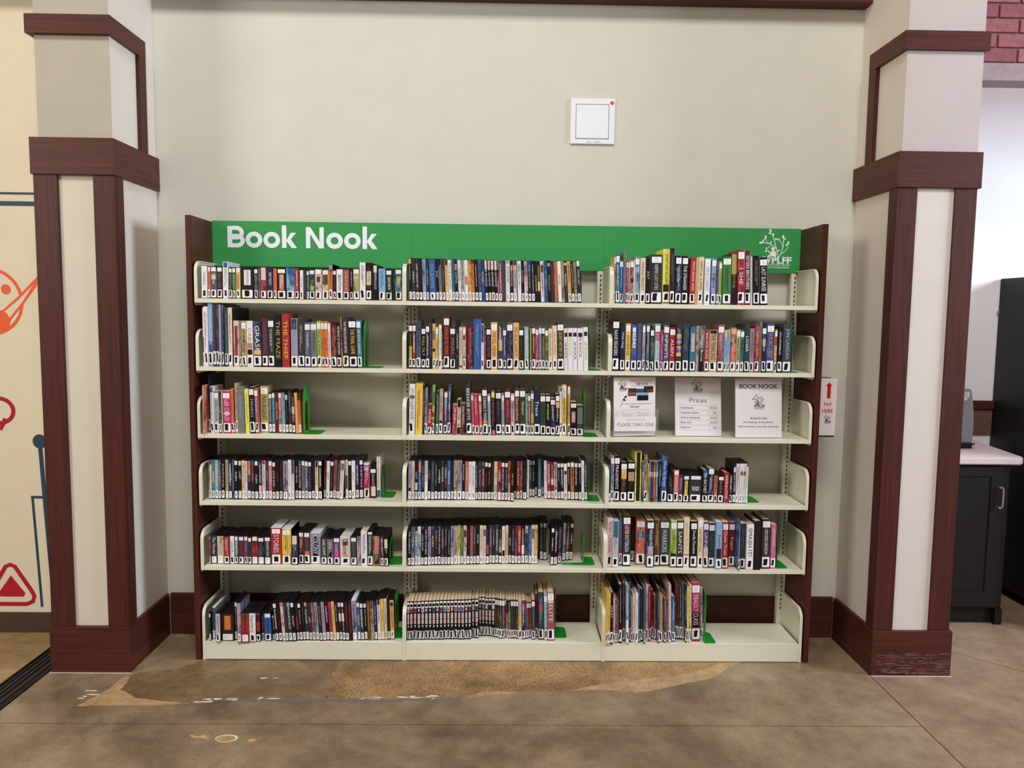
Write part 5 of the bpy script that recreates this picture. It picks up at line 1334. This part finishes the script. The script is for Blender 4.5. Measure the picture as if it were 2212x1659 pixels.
def flyer(k, w, h, y):
    logo(k, -w * .40, h * .745, .042, y, M_ink)
    put_text(k, 'Help Our Waukee Public Library', w * .16, h * .935, w * .52, .006, y, M_ink, .012)
    put_text(k, 'THE PLACE', w * .17, h * .885, w * .30, .0125, y, M_ink, .018)
    put_text(k, 'Be part for your family, for your community', w * .17, h * .848, w * .5, .005, y, M_ink, .008)
    for x0, x1, z0, z1, m in ((-.16, .04, .68, .81, 'K'), (.04, .22, .73, .80, 'd'), (.06, .33, .60, .735, 'k'), (.22, .45, .735, .84, 'N'), (.06, .33, .69, .735, 'S'), (.30, .43, .75, .79, 'n'), (-.14, .02, .70, .74, 'z')): k.box((w * x0, y - .0001 - (.0002 if m in 'Snz' else 0), h * z0), (w * x1, y, h * z1), pal(m))
    c = (-w * .27, h * .60); ribbon(k, [(c[0] - .012, c[1] - .028), (c[0] - .006, c[1] - .006), (c[0] + .006, c[1] + .012)], .0012, y, y - .0002, M_ink)
    for a in ((.010, .018, 45), (.004, .004, -25)): k.prism(leaf_poly(c[0] + a[0], c[1] + a[1], .016, .008, math.radians(a[2])), y, y - .0002, 1, M_ink)
    put_text(k, 'Give Thanks and Help Our Waukee Public Library', w * .06, h * .545, w * .72, .0055, y, M_ink, .008)
    put_text(k, 'THE PLACE', 0, h * .495, w * .22, .009, y, M_ink, .016)
    k.box((-w * .36, y - .0001, h * .443), (w * .38, y, h * .446), M_grey)
    for i, (xx, l) in enumerate(((-.32, .07), (.05, .1), (-.30, .28), (.07, .28), (-.30, .24), (.07, .26), (-.32, .06), (.05, .15), (-.30, .3), (.07, .2))):
        z = h * (.40 - .028 * (i // 2)); k.box((w * xx, y - .0001, z), (w * (xx + l), y, z + .0012), M_grey)
slanted('price_sign', .772, .986, -.247, -.200, .272, 0, 'white price list in a clear holder on the third shelf, right bay', 'sign', price)
slanted('paper_sign', 1.038, 1.256, -.275, -.245, .272, 3, 'white BOOK NOOK notice in a clear holder beside the price list', 'sign', nook)
# flyer holder: clear pocket with a pile of flyers
fo = empty('flyer_holder', (.584, -.285, z3 + .0005)); fo.rotation_euler = (0, 0, math.radians(5))
k = MB(); w = .206
for a, b in (((-w / 2, 0, 0), (w / 2, .002, .128)), ((-w / 2, .040, 0), (w / 2, .042, .155)), ((-w / 2, 0, 0), (-w / 2 + .002, .042, .130)), ((w / 2 - .002, 0, 0), (w / 2, .042, .130)), ((-w / 2, 0, 0), (w / 2, .042, .002))): k.box(a, b, M_acr)
k.build('pocket', fo)
k = MB(); k.box((-w / 2 + .004, -.0012, .028), (w / 2 - .012, -.0004, .093), M_paper); k.build('note', fo)
k = MB(); put_text(k, 'Want to know more? Look us up', .0, .080, .085, .004, -.0014, M_ink, .008); put_text(k, 'PLEASE TAKE ONE', -.002, .058, .168, .016, -.0014, plain('green_ink', (30, 150, 110), .6, .2, vary=0), .0, res=4); k.build('note_print', fo)
thing(fo, 'clear pocket holder with a PLEASE TAKE ONE note on the third shelf', 'flyer holder')
ff = empty('flyer', (.5805, -.2705, z3 + .0048)); ff.rotation_euler = (0, math.radians(-1.0), math.radians(5))
k = MB(); k.box((-.0955, 0, .001), (.0955, .012, .268), M_paper); k.build('sheets', ff)
k = MB(); k.v = []; flyer(k, .191, .268, -.0003); k.build('print', ff)
thing(ff, 'pile of white THE PLACE flyers standing in the clear pocket holder', 'flyer')

# ------------------------------------------------------------------ pay box on the right end panel
pb = empty('pay_box', (1.457, -.25, 1.045)); M_bluebox = plain('dark_blue_metal', (34, 42, 62), .4, .5)
k = MB(); k.box((-.0465, 0, .004), (.0465, .12, .272), M_bluebox); k.build('box', pb, bevel=.002)
k = MB(); k.box((-.030, .03, .2718), (.030, .036, .2726), M_dark); k.build('coin_slot', pb)
k = MB(); k.box((-.036, -.0016, .012), (.0465, -.0002, .274), M_paper); k.build('sheet', pb)
k = MB(); M_redi = plain('red_print', (190, 28, 34), .6, .2, vary=0); y = -.0017; e = .0003
k.prism([(.003, .183), (.019, .183), (.019, .239), (.0265, .239), (.011, .256), (-.0045, .239), (.003, .239)], y, y - e, 1, M_redi); k.build('arrow', pb)
k = MB(); put_text(k, 'PAY', .0095, .155, .037, .0165, y, M_redi, .022, res=4); put_text(k, 'HERE', .0085, .125, .049, .0165, y, M_redi, .022, res=4); k.build('lettering', pb)
k = MB(); logo(k, -.009, .062, .036, y, M_ink); k.build('logo', pb)
thing(pb, 'narrow blue payment box with PAY HERE sheet and red arrow on end panel', 'box')

# ------------------------------------------------------------------ white panel high on the wall
wp = empty('wall_panel', (.391, -.0005, 2.5)); k = MB(); M_plas = plain('white_plastic', (232, 234, 240), .4, .4, vary=.01)
k.box((-.104, -.010, -.104), (.104, 0, .104), M_plas); k.build('plate', wp, bevel=.002)
k = MB(); M_gr = plain('groove_grey', (96, 98, 106), .7, .2, vary=0)
for a, b in (((-.080, -.0104, -.081), (.077, -.0099, -.0785)), ((-.080, -.0104, .0765), (.077, -.0099, .079)), ((-.080, -.0104, -.081), (-.078, -.0099, .079)), ((.075, -.0104, -.081), (.077, -.0099, .079))): k.box(a, b, M_gr)
k.build('groove', wp)
k = MB(); k.box((-.077, -.0112, -.0775), (.074, -.0098, .0755), M_plas); k.build('door', wp, bevel=.0006)
k = MB(); k.prism(disc(.0895, .0855, .0092, 24), -.0099, -.0108, 1, plain('red_dot', (240, 72, 54), .5, .3, vary=0)); k.build('red_dot', wp)
k = MB()
for x, l in ((-.030, .026), (.008, .03)): k.box((x, -.0103, -.0965), (x + l, -.0099, -.0945), M_grey); k.prism(disc(x + l / 2, -.088, .002, 10), -.0099, -.0103, 1, M_grey)
k.build('caption', wp)
thing(wp, 'square white plastic panel with a red dot, alone on the cream wall', 'wall panel')

# ------------------------------------------------------------------ counter, scanner, tall black cabinet
cb = empty('base_cabinet', (2.3, .46, 0)); M_blk = wood('black_stained_wood', (16, 13, 14), (26, 21, 22), 2, .45); M_met = plain('brushed_steel', (190, 190, 192), .3, .5, .9, vary=.03)
child_box('body', (1.99, .170, .085), (2.614, .765, .853), M_blk, cb, .002)
child_box('side_panel', (2.575, .156, .0005), (2.614, .765, .085), M_blk, cb, .001)
child_box('kick_board', (1.99, .185, .0005), (2.575, .20, .085), M_blk, cb, .001)
d = empty('door'); bpy.data.objects.remove(d)
k = MB(); k.box((2.0 - 2.3, .156 - .46, .10), (2.572 - 2.3, .170 - .46, .842), M_blk); dr = k.build('door', cb, bevel=.001)
k = MB()
for a, b in (((-.30, -.309, .10), (.272, -.304, .182)), ((-.30, -.309, .790), (.272, -.304, .842)), ((.207, -.309, .182), (.272, -.304, .79)), ((-.30, -.309, .182), (-.23, -.304, .79))): k.box(a, b, M_blk)
k.build('door_frame', dr, bevel=.001)
k = MB(); ribp = [(.242, .628), (.256, .632), (.260, .645), (.260, .722), (.256, .735), (.242, .739)]
for i in range(len(ribp) - 1):
    L_, R_ = strip([ribp[i], ribp[i + 1]], .008); k.prism([L_[0], R_[0], R_[1], L_[1]], -.332, -.324, 1, M_met)
for z in (.632, .735): k.box((.240, -.330, z - .004), (.248, -.309, z + .004), M_met)
hd = k.build('handle', dr); hd['label'] = 'brushed steel bow handle'
thing(cb, 'black-stained base cabinet with a steel handle under the pale counter', 'cabinet')
k = MB(); k.prism([(1.99, .125), (2.62, .13), (2.645, .134), (2.664, .148), (2.672, .172), (2.76, .77), (1.99, .77)], .854, .892, 2, plain('pale_laminate', (198, 178, 176), .5, .3, vary=.03))
thing(k.build('counter_top', bevel=.006, seg=3), 'pale pinkish laminate counter top with a rounded corner behind the pillar', 'counter')
tc_ = empty('tall_cabinet', (3.2, .45, 0))
child_box('body', (2.90, .0, .05), (3.6, .795, 1.835), plain('matt_black_metal', (12, 12, 13), .5, .35), tc_, .003)
child_box('plinth', (2.915, .02, .0005), (3.58, .78, .05), M_dark, tc_, .001)
k = MB(); k.prism(disc(-.08, 1.64 , .012, 14), .33, .345, 1, M_met); kn = k.build('hinge', tc_); kn.location = (-.22, 0, 0)
thing(tc_, 'tall matt black cabinet standing past the end of the counter', 'cabinet')
# scanner standing on the counter
sn = empty('scanner', (2.52, .46, .8925)); M_sil = plain('silver_plastic', (150, 148, 158), .4, .4, .3, vary=.03)
k = MB(); k.box((-.16, -.06, .0), (.030, .10, .022), plain('black_plastic', (20, 20, 22), .35, .45)); k.box((-.16, -.075, .022), (.038, -.02, .030), MC['black_plastic']); k.build('base', sn, bevel=.003)
prof = [(-.14, .02), (.062, .02), (.066, .10), (.064, .17), (.056, .24), (.042, .31), (.038, .322), (-.14, .322)]
k = MB(); k.prism(prof, -.005, .03, 1, M_sil); k.build('head', sn, bevel=.003)
k = MB()
for i in range(3): k.box((-.03, -.0062, .292 - .016 * i), (.030 - .012 * (i == 2), -.0052, .304 - .016 * i), M_paper); k.box((-.025, -.0066, .297 - .016 * i), (.02 - .012 * (i == 2), -.0062, .2995 - .016 * i), M_ink)
k.build('sticker', sn)
thing(sn, 'silver upright scanner on a black base standing on the counter', 'scanner')
